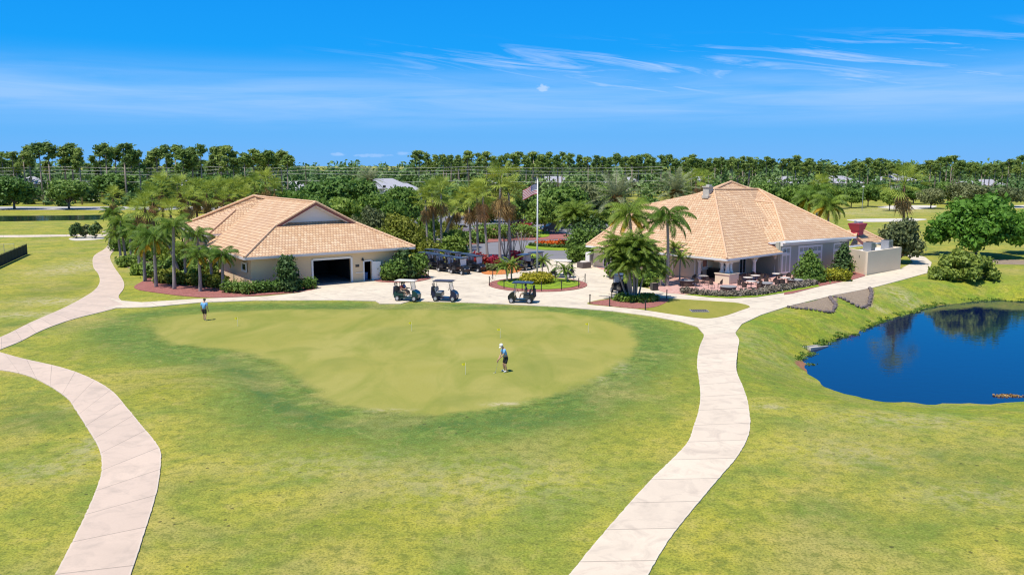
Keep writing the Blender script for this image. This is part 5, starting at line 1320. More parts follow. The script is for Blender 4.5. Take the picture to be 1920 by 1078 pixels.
x, y = G(1147, 523, .06); t = thing('waste_bin', 'dark brown waste bin behind the palm clump, left of the dark cart', 'bin', (x, y, .058)); b = MB(); b.lathe([(.25, 0), (.28, .1), (.28, .9), (.24, .95), (.1, 1.05), (.001, 1.05)], 14); b.build('drum', M['brown'], t); b = MB(); b.lathe([(.29, .86), (.3, .9), (.26, .97)], 14); b.build('lid_rim', M['dark'], t)
a = Vector(W0) + Vector((math.cos(TH), math.sin(TH))) * 12.6 + Vector((-math.sin(TH), math.cos(TH))) * .7
t = thing('waste_bin', 'blue bin standing inside the small open barn door', 'bin', (a.x, a.y, .08)); b = MB(); b.lathe([(.22, 0), (.27, .75), (.001, .75)], 14); b.build('drum', M['blue_bin'], t); b = MB(); b.lathe([(.29, .75), (.29, .8), (.001, .86)], 14); b.build('lid', M['blue_bin'], t)

# ---------------------------------------------------------------- rocks edging the beds
def rockmesh(s):
    g = random.Random(s); bm = bmesh.new(); bmesh.ops.create_icosphere(bm, subdivisions=2, radius=.5)
    for v in bm.verts: v.co *= g.uniform(.72, 1.1); v.co.z *= .75
    me_ = bpy.data.meshes.new('rock'); bm.to_mesh(me_); bm.free(); me_.materials.append(M['rock']); return me_
RK = [rockmesh(s) for s in range(4)]
k = 0
for line, where, zz in (([(1478, 577), (1498, 580), (1520, 580.5), (1545, 580), (1562, 577), (1567, 570), (1560, 564), (1556, 559)], 'nearer mulch bed', 0), ([(1556, 558), (1575, 559), (1595, 563), (1615, 565), (1630, 560), (1634, 550), (1631, 542)], 'farther mulch bed', 0)):
    for q in resample([G(x, y) for x, y in line], 26):
        k += 1; s = rnd.uniform(.26, .46); o = put('rock', RK[k % 4], None, (q[0], q[1], Hs(*q) + .1), (0, 0, rnd.uniform(0, 6)), (s, s, s))
        tag(o, 'dark lava rock, %s along the edge of the %s by the walk' % (ordn((k - 1) % 26 + 1), where), 'rock', 'rocks edging the mulch beds')
# ---------------------------------------------------------------- fence at the left, utility poles and wires
fa, fb = Vector(G(-14, 507)), Vector(G(51, 477)); dv = fb - fa; n = 8
t = thing('fence', 'black mesh-screened fence on the grass at the left edge', 'fence', (fa.x, fa.y, 0), math.atan2(dv.y, dv.x)); L_ = dv.length
for i in range(n + 1):
    b = MB(); b.tube([(L_ * i / n, 0, -.2), (L_ * i / n, 0, 1.5)], .035, 6); b.build('post', M['post'], t)
M['screen'] = simple('black_green_mesh', (.012, .022, .02), .9, .25, 2.5)
b = MB()
for i in range(40):
    f = lambda k: (L_ * k / 40, -.045 + .02 * math.sin(k * 1.7)); (xa, ya), (xb, yb) = f(i), f(i + 1)
    b.poly([(xa, ya, .03), (xb, yb, .03), (xb, yb, 1.42), (xa, ya, 1.42)])
b.build('mesh_panel', M['screen'], t); b = MB(); b.tube([(0, 0, 1.46), (L_, 0, 1.46)], .03, 6); b.build('top_rail', M['post'], t)
fc, fd = Vector(G(-30, 482)), Vector(G(28, 480)); dv = fd - fc
t = thing('chain_link_fence', 'thin grey chain link fence beyond the black mesh fence', 'fence', (fc.x, fc.y, 0), math.atan2(dv.y, dv.x)); L_ = dv.length
for i in range(4): b = MB(); b.tube([(L_ * i / 3, 0, -.2), (L_ * i / 3, 0, 1.7)], .03, 6); b.build('post', M['greymetal'], t)
b = MB(); b.tube([(0, 0, 1.66), (L_, 0, 1.66)], .02, 5)
for i in range(int(L_ / .16)): 
    x = i * .16; b.tube([(x, 0, 0), (x + min(1.6, L_ - x), 0, min(1.6, L_ - x))], .004, 3, cap=False); b.tube([(x, .01, 1.6), (x + min(1.6, L_ - x), .01, 1.6 - min(1.6, L_ - x))], .004, 3, cap=False)
b.build('wire_mesh', M['greymetal'], t)
PY = 262.0; WX = []
for i, (px, lab) in enumerate([(-230, None), (131, 'weathered utility pole behind the round oaks at the left'), (416, 'utility pole rising behind the left fan palms'), (577, 'slim utility pole left of the barn roof peak'), (880, 'utility pole behind the centre fan palms'), (1240, None)]):
    x = (px - 960) / FPX * PY * 1.0; WX.append(x)
    if lab:
        t = thing('utility_pole', lab, 'utility pole', (x, PY, 0), 0, 'utility poles along the far road'); b = MB(); b.tube([(0, 0, -.3), (0, 0, 12)], [.2, .13], 8); b.build('pole', M['wood_dark'], t)
        b = MB(); b.box((0, -.16, 11.1), (2.2, .12, .12)); b.build('crossarm', M['wood_dark'], t)
        for s in (-.9, 0, .9): b = MB(); b.lathe([(.05, 11.16), (.08, 11.22), (.05, 11.32), (.001, 11.34)], 8, (s, -.16, 0)); b.build('insulator', M['greymetal'], t)
M['wire'] = simple('aluminium_wire', (.45, .45, .45), .5, .05, 1)
for j, (z, lab) in enumerate([(11.7, 'topmost overhead wire crossing the far trees'), (10.7, 'second overhead wire from the top crossing the far trees'), (9.7, 'third overhead wire from the top crossing the far trees'), (7.4, 'lowest overhead wire crossing the far trees')]):
    b = MB()
    for i in range(len(WX) - 1):
        b.tube([(WX[i] + (WX[i + 1] - WX[i]) * k / 12, PY - .2 * (j % 2), z - .5 * (1 - (2 * k / 12 - 1) ** 2)) for k in range(13)], .035, 4, cap=False)
    tag(b.build('overhead_wire', M['wire']), lab, 'wire', 'overhead wires')
# ---------------------------------------------------------------- planting
KH = {'oak': (9, 5.9), 'young_oak': (6.5, 4.6), 'grey_oak': (6.5, 5.6), 'yellow_tree': (6, 4.0), 'bright_oak': (8.2, 5.5), 'grey_shrub_tree': (6.0, 3.7)}
def tree_at(key, px, ytop, Y, wpx, label, group=None, name=None, v=None):
    x, _, zt = P(px, ytop, Y); h, r = KH[key]; sx = wpx * Y / 1567 / 2 / r
    return place_tree(key, x, Y, sx, label, group, name or {'oak': 'oak_tree', 'young_oak': 'oak_tree', 'grey_oak': 'oak_tree', 'bright_oak': 'oak_tree'}.get(key, 'tree'), 'tree', zt / h * .98, v)
OG = 'leafy trees behind the barn'
for a in [('oak', 22, 331, 232, 95, 'round dark oak at the left edge beside the far road'), ('oak', 125, 334, 232, 90, 'round dark oak beside the far road, right of the leftmost one'),
          ('oak', 215, 322, 262, 92, 'dark leafy tree across the road, behind the lone feather palms'), ('oak', 300, 330, 240, 70, 'dark tree behind the left end of the fan palms'), ('oak', 390, 330, 215, 90, 'dark tree behind the middle of the left fan palms'),
          ('oak', 470, 334, 200, 80, 'dark tree behind the right end of the left fan palms')]: tree_at(*a)
for a in [('oak2', 0)] and [('young_oak', 545, 352, 150, 90, 'bushy green tree right behind the barn ridge, left end of the mass'), ('oak', 612, 337, 172, 110, 'broad dark oak above the middle of the barn roof'), ('oak', 675, 342, 180, 100, 'broad oak behind the barn gable, below the pale houses'),
          ('young_oak', 640, 365, 140, 90, 'green oak close behind the barn gable peak'), ('oak', 585, 372, 128, 80, 'dark oak low behind the barn gable'), ('young_oak', 705, 360, 150, 85, 'light green oak right of the barn gable'), ('oak', 760, 352, 172, 85, 'dark oak left of the centre fan palms'),
          ('grey_shrub_tree', 700, 385, 122, 75, 'silvery grey-green tree right of the barn gable'), ('yellow_tree', 755, 402, 118, 80, 'yellow-green tree beyond the right end of the barn roof'), ('young_oak', 738, 372, 135, 70, 'bright green tree above the yellow-green one'),
          ('yellow_tree', 715, 425, 114, 70, 'olive bushy tree touching the right roof slope of the barn'), ('yellow_tree', 782, 420, 122, 50, 'small yellow-green tree behind the leftmost centre palm trunk'), ('grey_shrub_tree', 668, 402, 120, 42, 'small grey tree tucked behind the barn roof corner'),
          ('young_oak', 800, 400, 132, 50, 'green tree behind the first centre palm trunks'), ('young_oak', 850, 430, 120, 60, 'small green tree between the centre palm trunks')]: tree_at(*a, group=OG)
CG = 'trees round the car park'
for a in [('oak', 1062, 352, 165, 110, 'large dark oak in the car park right of the flag'), ('grey_oak', 1085, 345, 175, 110, 'grey-green spreading oak behind the car park, right of the flag'), ('young_oak', 1022, 366, 150, 80, 'oak shading the dark blue car, right of the flagpole'), ('oak', 985, 355, 185, 80, 'oak behind the car park just left of the flagpole'),
          ('young_oak', 915, 368, 180, 70, 'oak behind the centre fan palms'), ('yellow_tree', 905, 388, 170, 62, 'yellow-green tree behind the centre palm trunks at the car park edge'), ('oak', 860, 355, 190, 80, 'dark oak left behind the centre fan palms'), ('oak', 1135, 350, 178, 80, 'dark oak left of the first grey date palm'),
          ('young_oak', 1190, 376, 140, 66, 'green tree between the two grey date palms'), ('young_oak', 1222, 368, 160, 70, 'green tree behind the gap between the grey date palms'), ('oak', 1340, 340, 175, 70, 'dark oak behind the clubhouse chimney'), ('oak', 1440, 345, 190, 70, 'dark oak behind the clubhouse roof, right of the peak'),
          ('young_oak', 1490, 343, 185, 70, 'lighter oak over the right shoulder of the clubhouse roof'), ('young_oak', 955, 378, 165, 60, 'oak between the tall fan palm and the flagpole')]: tree_at(*a, group=CG)
FG = 'small trees along the far edge of the fairway'
for a in [('young_oak', 1558, 345, 235, 62, 'small oak above the yellow palms beyond the clubhouse roof'), ('young_oak', 1598, 352, 240, 52, 'small round oak in the fairway row, second right of the yellow palms'), ('young_oak', 1630, 343, 246, 55, 'dark small oak in the fairway row behind the street lamp'), ('young_oak', 1670, 356, 225, 48, 'small round oak just left of the lone fan palm'),
          ('grey_oak', 1748, 350, 236, 62, 'wide grey-green oak just right of the lone fan palm'), ('oak', 1780, 342, 262, 58, 'dark tree behind the wide grey-green oak'), ('grey_oak', 1815, 342, 255, 84, 'large grey-green oak above the big shade tree'), ('grey_oak', 1890, 348, 245, 84, 'grey-green oak at the far right edge of the fairway'), ('oak', 1715, 346, 265, 55, 'dark tree hidden behind the lone fan palm crown')]: tree_at(*a, group=FG)
o = tree_at('bright_oak', 1838, 368, 112, 158, 'big bright green shade oak on the fairway by the pond', v=0)
o = tree_at('bright_oak', 1935, 395, 116, 90, 'bright green oak cut off by the right edge, next to the shade oak', v=0)
tree_at('grey_shrub_tree', 1692, 406, 105, 104, 'grey-green multi-stemmed tree behind the service yard wall')
x, y = P(1807, 521, 90.5)[0], 90.5
_g = random.Random(17); bl = []
for i in range(26):
    a = i * 2.399; rr = _g.uniform(.2, 1.0) ** .7; s_ = _g.uniform(.45, .95); zz = (1 - rr ** 2) * _g.uniform(1.3, 2.6) + .45
    bl.append((3.1 * rr * math.cos(a), 2.2 * rr * math.sin(a), zz, s_ * 1.1, s_ * 1.1, s_ * .75))
bush('shrub', 'large sprawling broad-leaved shrub between the pond and the shade oak', 'shrub', x, y, bl, 5200, .27, 'bigbush', 11)
# small bushes on sand, left
for px, py, h, lab in [(143, 447, 2.6, 'left dark shrub on the sand patch by the far path'), (160, 446, 2.2, 'thin middle shrub on the sand patch by the far path'), (179, 447, 2.6, 'right dark shrub on the sand patch by the far path')]:
    x, y = G(px, py); bush('shrub', lab, 'shrub', x, y, [(0, 0, h * .6, h * .34, h * .34, h * .32), (.3, .1, h * .8, h * .22, h * .22, h * .22), (-.4, 0, h * .4, h * .24, h * .24, h * .22)], 420, .3, 'greytree' if h < 2.5 else 'darkbush', int(px), 'shrubs on the sand patch')

# palms ------------------------------------------------------------------
LG = 'fan palms in the row behind the barn'
LF = [(212, 372, 132, .9), (272, 390, 116, 1.15), (303, 352, 128, 1.1), (320, 402, 112, 1.0), (338, 356, 130, 1.1), (352, 376, 122, 1.0), (368, 360, 132, 1.1), (388, 364, 128, 1.0), (405, 358, 134, 1.05), (424, 360, 136, 1.0), (442, 356, 138, 1.0), (458, 356, 140, 1.05), (478, 350, 142, 1.05), (498, 342, 146, 1.15), (515, 356, 150, .95), (286, 372, 124, 1.0), (256, 398, 120, .95), (420, 376, 128, .95), (460, 372, 132, .95)]
for i, (px, py, Y, s) in enumerate(sorted(LF)):
    x, _, z = P(px, py, Y); palm('fan', x, Y, z, 'fan palm with brown dead fronds in the row behind the barn, %s from the left' % ordn(i + 1), LG, s * 1.28, trunk='brown', ax=0, ay=0)
CF = [((803, 473), (798, 378), 1.0), ((816, 468), (811, 366), 1.1), ((829, 473), (827, 365), 1.1), ((841, 455), (843, 397), .85), ((884, 484), (880, 378), 1.05), ((897, 484), (895, 372), 1.05), ((915, 491), (905, 366), 1.05), ((938, 494), (938, 350), 1.35), ((957, 489), (954, 366), 1.1), ((822, 466), (857, 388), .8)]
CLAB = ['leftmost fan palm of the group above the parked carts', 'second fan palm from the left above the parked carts', 'third fan palm from the left above the parked carts', 'short fan palm behind the third palm above the parked carts', 'fan palm with a mostly brown dead crown, left of the tallest one', 'fan palm right of the brown-crowned one', 'leaning fan palm just left of the tallest one', 'tallest fan palm in the centre, left of the flagpole', 'fan palm just right of the tallest one', 'short slanting fan palm in the middle of the left centre group']
for (b0, c0, s), lab in zip(CF, CLAB):
    x, y = G(*b0, .08); X_, Y_, z = P(*c0, y + .5); palm('fan', x, y, z, lab, 'fan palms in the centre', s * 1.36, trunk='grey', ax=X_ - x, ay=.5)
x, y = G(1690, 480); X_, _, z = P(1695, 350, 113.); palm('fan', x, 113, z, 'lone tall fan palm rising behind the grey-green tree beyond the clubhouse', None, 1.75, trunk='brown', ax=X_ - x)
for px, py, Y, s, lab in [(1540, 352, 150, 1.2, 'fan palm behind the right end of the clubhouse roof'), (1305, 342, 150, 1.2, 'fan palm behind the chimney, left side'), (1276, 346, 155, 1.1, 'fan palm behind the second grey date palm'), (1320, 338, 158, 1.0, 'fan palm just left of the chimney')]:
    x, _, z = P(px, py, Y); palm('fan', x, Y, z, lab, None, s * 1.2, trunk='brown')
QL = [((227, 487), (221, 440), 1.0, None, 'small feather palm at the path bend, left end of the palm bed'), ((246, 488), (244, 436), 1.05, None, 'feather palm second from the path bend'), ((205, 458), (210, 400), 1.15, None, 'drooping feather palm beside the far end of the path'), ((271.7, 527), (270, 456), 1.0, 'yellow', 'feather palm with a few yellow fronds, left of the orange-fronded one'),
      ((293, 538), (289, 445), 1.15, 'yellow', 'feather palm with drooping orange-yellow fronds in the left palm bed'), ((327, 542), (325, 424), 1.1, 'None', 'tallest thick-trunked feather palm in the left palm bed'), ((349.6, 531), (346, 466), .85, None, 'slim feather palm right of the tallest one in the left bed'), ((376, 546), (372, 478), .85, 'yellow', 'short feather palm in the middle of the red mulch bed'),
      ((397.6, 536), (393, 474), .8, 'yellow', 'yellow-tinged feather palm near the barn wall'), ((419, 545), (417, 478), .85, 'yellow', 'rightmost feather palm of the left bed with a hanging orange frond'), ((262, 508), (258, 432), 1.0, None, 'feather palm standing on the pale mulch behind the front row'), ((236, 486), (226, 418), 1.1, None, 'feather palm behind the small ones at the path bend'), ((340, 520), (308, 438), 1.0, None, 'feather palm hidden behind the tallest one of the left bed'), ((382, 520), (368, 440), .95, None, 'feather palm close to the barn side wall')]
for b0, c0, s, ex, lab in QL:
    x, y = G(*b0, .05); X_, Y_, z = P(*c0, y); palm('queen', x, y, z, lab, 'feather palms in the left bed', s * .74, 'yellow' if ex == 'yellow' else None, 'grey', ax=X_ - x)
for Y, bpx, c0, s, ex, lab in [(86, 1189, (1180, 402), 1.15, 'yellow', 'feather palm with yellow lower fronds above the palm clump'), (84.5, 1252, (1251, 410), 1.15, None, 'tall slim feather palm in front of the clubhouse roof'), (112, 1548, (1553, 384), 1.2, 'yellow', 'yellowing feather palm behind the clubhouse roof, right side'), (128, 1528, (1530, 362), 1.25, None, 'green feather palm behind the clubhouse roof, right side'), (118, 1515, (1515, 372), 1.0, 'yellow', 'low yellow-green palm peeking over the right roof slope')]:
    x = P(bpx, 500, Y)[0]; X_, _, z = P(*c0, Y); palm('queen', x, Y, z, lab, None, s, ex, 'grey', ax=X_ - x)
for px, py, Y, s, lab in [(1157, 372, 122, 1.15, 'large grey date palm with orange frond bases, left of the clubhouse'), (1268, 360, 132, 1.1, 'grey date palm with orange frond bases behind the left clubhouse roof'), (693, 338, 185, .95, 'small grey date palm showing above the trees behind the barn')]:
    x, _, z = P(px, py, Y); palm('date', x, Y, z, lab, None, s, 'boots', 'fat')
def clump(name, label, x, y, stems, cs, meshes, tk, z0, zs=1.0):
    t = thing(name, label, 'palm tree', (x, y, z0), 0)
    for i, (ax, ay, h, fx_, fy_) in enumerate(stems):
        T = put('trunk', PT[tk], t, (fx_, fy_, -.1)); v = Vector((ax - fx_, ay - fy_, h)); T.rotation_euler = v.to_track_quat('Z', 'Y').to_euler(); T.scale = (1, 1, v.length + .1)
        put('crown', meshes[i % len(meshes)], t, (ax, ay, h), (0, 0, i * 1.3), (cs * rnd.uniform(.85, 1.1),) * 3)
    return t
g = random.Random(9); x, y = G(1190, 563, .1); st = []
for i in range(14):
    a = 2 * PI * i / 14 + g.uniform(-.2, .2); r = g.uniform(.5, 2.3); st.append((r * math.cos(a) - .1, r * math.sin(a) * .8, g.uniform(3.1, 5.6) - r * .25, .28 * r * math.cos(a), .28 * r * math.sin(a)))
clump('clump_palm', 'large multi-stemmed feather palm clump in the red mulch bed before the clubhouse', x, y + .3, st, .96, CLUMPF, 'thin', .1)
st = []
for i in range(9):
    a = 2 * PI * i / 9; r = g.uniform(.8, 3.0); st.append((r * math.cos(a), r * math.sin(a), g.uniform(3.6, 5.4), .35 * r * math.cos(a), .35 * r * math.sin(a)))
x, _, _ = P(1084, 430, 126); clump('clump_palm', 'big green multi-stemmed palm clump at the drive, right of the flagpole', x, 126, st, 1.3, CLUMPF, 'thin', .05)
for px, py, cx, cy, s, lab in [(951, 527, 947, 499, 1.0, 'dwarf date palm at the left of the flagpole island, leaning left'), (959.5, 525, 960, 496, 1.05, 'dwarf date palm at the left of the flagpole island, upright one'), (1017.6, 512, 1018, 489, 1.0, 'dwarf date palm just right of the flagpole'), (1064, 527, 1058, 506, 1.05, 'bushy dwarf date palm on the right of the flagpole island')]:
    x, y = G(px, py, .17); X_, _, z = P(cx, cy, y); palm('pyg', x, y, z - .17, lab, 'dwarf date palms round the flagpole', s * 1.15, None, 'thin', ax=X_ - x, z0=.17)
# big-leaved greens beside the porch, low palms at beds
for px, py, h, s, lab in [(1275, 527, 2.6, 1.35, 'leafy low palm beside the porch wall, left of the patio'), (1262, 520, 3.4, 1.3, 'dark low palm behind the slim feather palm trunk'), (1592, 514, 1.0, .8, 'low palm-like plant at the left of the service wall'), (1240, 535, 1.3, .9, 'low palm at the left corner of the patio')]:
    x, y = G(px, py, .1); palm('pyg', x, y, h, lab, None, s, None, 'thin')

# ground cover and shrubs ---------------------------------------------------
x, y = G(1192, 563, .1)
o = put('ground_cover', bushmesh('ground_cover', [(math.cos(a) * 1.5, math.sin(a) * .95, .2, .6, .55, .33) for a in np.linspace(0, 6.28, 14)] + [(0, 0, .2, 1.2, .9, .3)], 2200, .2, M['lawnplant'], 3), None, (x, y + .1, .1)); tag(o, 'bright green ground cover at the foot of the palm clump', 'ground cover', kind='stuff')
bush('round_hedge', 'round clipped golden hedge at the foot of the flagpole', 'hedge', 2.65, 86.5, [(1.25 * math.cos(a), 1.2 * math.sin(a), .45, .62, .62, .5) for a in np.linspace(0, 6.28, 11)[:-1]] + [(0, 0, .5, 1.1, 1.1, .48)], 3000, .15, 'yellowhedge', 4, z=.17)
def hp(px, z=.06): return [G(x, y, z) for x, y in px]
hedge('hedge', 'clipped green hedge along the barn front wall', hp([(482, 549), (520, 546.5), (560, 543.5), (584, 541)]), 1.1, 1.15, 'hedge', 330, .15, 1)
hedge('hedge', 'clipped green hedge at the front left corner of the barn', hp([(424, 548), (445, 549), (466, 551)]), 1.2, 1.15, 'hedge', 330, .15, 2)
hedge('hedge', 'low mixed hedge along the barn side wall behind the palms', hp([(300, 530), (340, 533), (380, 536), (415, 540)]), 1.3, 1.2, 'yellowtree', 200, .2, 3)
def cone(name, label, px, py, h, r, m, n=1700, size=.2, seed=1, top=.25):
    x, y = G(px, py, .08); bl = []
    for i in range(7):
        t = i / 6; rr = r * (1 - t) ** .8 + top * t * r; bl.append((rnd.uniform(-.12, .12), rnd.uniform(-.1, .1), h * (.14 + .74 * t), rr, rr, h * .16))
    return bush(name, label, 'shrub', x, y, bl, n, size, m, seed)
cone('tall_shrub', 'tall dark column shrub standing at the barn front wall', 541, 545, 3.5, 1.05, 'darkbush', 1900, .22, 5, .7)
cone('conical_shrub', 'broad conical clipped shrub beside the tall clubhouse windows', 1518, 526, 3.4, 1.75, 'hedge', 2900, .19, 6)
cone('conical_shrub', 'slim dark conical shrub left of the service wall', 1579, 513, 3.6, 1.2, 'darkbush', 2300, .19, 7, .3)
x, y = G(735, 527, .08); bush('shrub', 'rounded light green shrub right of the small barn door', 'shrub', x, y + .6, [(-.2, 0, 1.0, 1.0, 1.0, 1.0), (.5, .2, 1.2, 1.0, 1.0, 1.0), (-.5, .1, .6, .8, .8, .6)], 2000, .2, 'hedge', 21, 'shrubs at the right end of the barn')
x, y = G(752, 525, .08); bush('shrub', 'dark upright shrub in the middle of the bushes at the right end of the barn', 'shrub', x, y + .8, [(0, 0, 1.2, 1.0, 1.0, 1.2), (.1, 0, 2.3, .8, .8, 1.0), (.4, 0, 1.0, 1.0, .9, .9)], 1900, .22, 'darkbush', 22, 'shrubs at the right end of the barn')
x, y = G(778, 523, .08); bush('shrub', 'yellow-green rounded shrub at the right end of the barn bushes', 'shrub', x, y + .8, [(0, 0, 1.2, 1.3, 1.1, 1.2), (.3, .1, 2.0, 1.0, 1.0, .8), (-.5, 0, .8, 1.0, .9, .8)], 2300, .2, 'hedge', 23, 'shrubs at the right end of the barn')
x, y = G(1567, 527, .1); bush('golden_shrub', 'bright golden spreading shrub below the slim conical shrub', 'shrub', x, y + .5, [(-1.0, 0, .55, .8, .75, .6), (0, .1, .65, .9, .8, .65), (1.0, 0, .6, .8, .75, .6)], 2000, .18, 'yellowhedge', 31)
hedge('hedge', 'low mixed planting under the broad conical shrub', hp([(1496, 531), (1515, 531), (1540, 529)], .1), 1.0, .6, 'lawnplant', 200, .17, 33)
for i, (px, py, w, h, m) in enumerate([(245, 500, 3, 1.4, 'hedge'), (268, 515, 2.4, 1.2, 'lawnplant'), (300, 520, 3.4, 1.8, 'hedge'), (318, 528, 2.4, 1.3, 'yellowtree'), (345, 515, 3.4, 2.2, 'hedge'), (362, 528, 2.4, 1.3, 'lawnplant'), (385, 520, 3.2, 1.7, 'hedge'), (404, 533, 2.2, 1.2, 'yellowtree'), (282, 490, 3.6, 2.4, 'hedge'), (330, 492, 3.8, 2.6, 'clump'), (372, 500, 3.4, 2.4, 'hedge'), (228, 470, 3, 1.8, 'hedge'), (255, 470, 4, 2.8, 'oak'), (300, 462, 4, 3, 'hedge'), (240, 440, 5, 3.5, 'oak'), (280, 440, 5, 3.5, 'oak2')]):
    x, y = G(px, py, .05); bush('shrub', 'leafy shrub under the left palms, %s of the under-planting from the front left' % ordn(i + 1), 'shrub', x, y, [(-w * .28, 0, h * .5, w * .3, w * .26, h * .5), (w * .05, .2, h * .55, w * .32, w * .3, h * .52), (w * .3, 0, h * .45, w * .26, w * .26, h * .46)], 900, .26, m, 200 + i, 'shrubs under the left palms')
sh = [q for q in catmull(pond, 1, True)]; _g = random.Random(12); bl = []
for i, q in enumerate(sh):
    if q[1] < 57 or _g.random() < .55: continue
    for k in range(2):
        ox, oy = _g.uniform(-.1, .5), _g.uniform(-.3, .5); n_ = np.array(q) - np.array([48, 66]); n_ = n_ / np.linalg.norm(n_); px_, py_ = q[0] + n_[0] * ox * 1.2 + _g.uniform(-.3, .3), q[1] + n_[1] * ox * 1.2 + _g.uniform(-.3, .3)
        bl.append((px_, py_, Hs(px_, py_) + .06, _g.uniform(.2, .5), .2, .07 * _g.uniform(.5, 1.6)))
o = put('shore_grass', quadmesh('shore_grass', leafquads(bl, 34 * len(bl), .07, 12, up=-.2, aspect=2.6), M['lawnplant'])); tag(o, 'ragged green grass along the pond edge', 'grass', kind='stuff')
# centre: behind the carts
for px, py, w, h, m, lab, sd in [(853, 479, 3.4, 2.6, 'hedge', 'rounded green shrub behind the second row of parked carts', 41), (805, 482, 2.6, 2.0, 'yellowtree', 'light shrub behind the left end of the parked carts', 42), (880, 455, 5, 1.7, 'hedge', 'green shrub at the drive edge behind the brown-crowned palm', 43), (925, 447, 6.5, 2.4, 'hedge', 'long bright green shrub on the drive bed, left of the tallest palm trunk', 44), (972, 445, 6.5, 2.3, 'hedge', 'long dark green shrub on the drive bed, left of the flagpole', 45), (830, 445, 6, 2.6, 'yellowtree', 'olive shrub beyond the left centre palms', 46), (790, 462, 4, 2.5, 'hedge', 'green shrub left of the leftmost centre palm trunk', 47), (765, 475, 5, 3.2, 'yellowtree', 'olive shrub behind the right corner of the barn', 48),
                                 (1095, 478, 4.5, 3.6, 'hedge', 'tall green shrub at the left corner of the clubhouse', 49), (1105, 470, 5, 4.6, 'darkbush', 'dark shrub beside the drive behind the clubhouse corner', 50), (1085, 492, 2.6, 2.0, 'hedge', 'rounded shrub by the white cabinet at the clubhouse corner', 51), (1205, 536, 2.6, 1.5, 'lawnplant', 'low leafy shrub behind the palm clump', 52), (1162, 520, 2.6, 1.6, 'lawnplant', 'leafy shrub beside the clubhouse entrance walk', 53), (1232, 522, 2.4, 2.2, 'darkbush', 'dark shrub below the left clubhouse eave', 54)]:
    x, y = G(px, py, .08); bush('shrub', lab, 'shrub', x, y, [(-w * .28, 0, h * .5, w * .3, w * .26, h * .5), (w * .05, .2, h * .55, w * .32, w * .3, h * .52), (w * .3, 0, h * .45, w * .26, w * .26, h * .46)], 1500, .26, m, sd)
for px, py, lab in [(905, 497, 'red leafy plant behind the rightmost parked cart'), (925, 497, 'red leafy plant left of the tallest palm trunk'), (893, 492, 'small red plant between the centre palm trunks'), (968, 490, 'dark red plant right of the tallest palm trunk')]:
    x, y = G(px, py, .1); bush('red_plant', lab, 'plant', x, y, [(0, 0, .7, .7, .6, .65), (.5, .1, .5, .5, .5, .5)], 320, .28, 'redplant', int(px), 'red plants in the orange bed')
for px, py, lab in [(914, 506, 'small grey-green tussock in the orange mulch, left one'), (925, 507.5, 'small brownish tussock in the orange mulch, right one'), (940, 505, 'green tussock at the foot of the tallest palm')]:
    x, y = G(px, py, .1); bush('tussock', lab, 'plant', x, y, [(0, 0, .4, .5, .5, .45)], 240, .2, 'greytree' if px < 935 else 'hedge', int(px), 'tussocks in the orange mulch')
# bare crape myrtles
def baretree(label, px, py, h, seed):
    g = random.Random(seed); x, y = G(px, py, .08); t = thing('bare_tree', label, 'tree', (x, y, .08), 0, 'bare multi-stemmed trees by the drive'); b = MB(); c = MB()
    for i in range(7):
        a = 2 * PI * i / 7 + g.uniform(-.3, .3); r = g.uniform(.5, 1.1); top = Vector((r * math.cos(a), r * math.sin(a), h * g.uniform(.75, 1)))
        b.tube([(0.08 * math.cos(a), .08 * math.sin(a), 0), top * .5 + Vector((0, 0, .1)), top], [.06, .045, .025], 5)
        for k in range(6):
            p = top * g.uniform(.55, 1); q = p + Vector((g.uniform(-.5, .5), g.uniform(-.5, .5), g.uniform(.3, .9))); c.tube([p, q], [.018, .006], 4, cap=False)
    b.build('stems', M['palmtrunk'], t, True); c.build('twigs', M['bark'], t)
baretree('bare grey multi-stemmed tree behind the tallest palm trunk', 948, 486, 3.8, 1); baretree('small bare grey tree by the drive, left of the flagpole', 979, 477, 3.2, 2); baretree('bare grey multi-stemmed tree right of the tallest palm', 960, 484, 3.6, 3)
x, y = G(1058, 459, .1)
o = put('flower_bed', bushmesh('flowers', [(-2.6, 0, .3, 1.7, 1.3, .32), (0, .3, .34, 1.9, 1.5, .34), (2.4, 0, .3, 1.7, 1.3, .32)], 1500, .26, M['flower'], 3), None, (x, y, .1)); tag(o, 'orange-red flower bed on the oval lawn in the drive', 'flowers', kind='stuff')
hedge('hedge', 'thin dark low hedge across the oval lawn in the drive', hp([(995, 461), (1040, 464), (1095, 466)], .1), .6, .5, 'darkbush', 90, .2, 60)
# border plants along the patio
line = catmull([G(a, c, .1) for a, c in [(1283, 549), (1300, 551.5), (1330, 554), (1370, 555.5), (1420, 552.5), (1475, 543.5), (1530, 533)]], 6)
BM = [bushmesh('border', [(0, 0, .22, .3, .26, .24)], 130, .16, M['border'], s) for s in range(4)]
for i, q in enumerate(resample(line, 48)):
    for r in range(2):
        k = i * 2 + r; o = put('border_plant', BM[k % 4], None, (q[0] + rnd.uniform(-.1, .1) - .1 * r, q[1] + .42 * r + rnd.uniform(-.06, .06), .1), (0, 0, rnd.uniform(0, 6)), (1, 1, rnd.uniform(.8, 1.3)))
        tag(o, 'low grey-brown border plant edging the brick patio, %s from the left in the %s line' % (ordn(i + 1), ('front', 'back')[r]), 'plant', 'border plants along the patio')
# reeds/debris in the pond
x, y = G(1885, 742, WZ); o = put('floating_weed', bushmesh('weed', [(0, 0, .02, .9, .3, .05), (.6, -.1, .02, .5, .2, .05)], 160, .12, M['dead'], 8), None, (x, y, WZ)); tag(o, 'brown floating weed near the front bank of the pond', 'weed', kind='stuff')
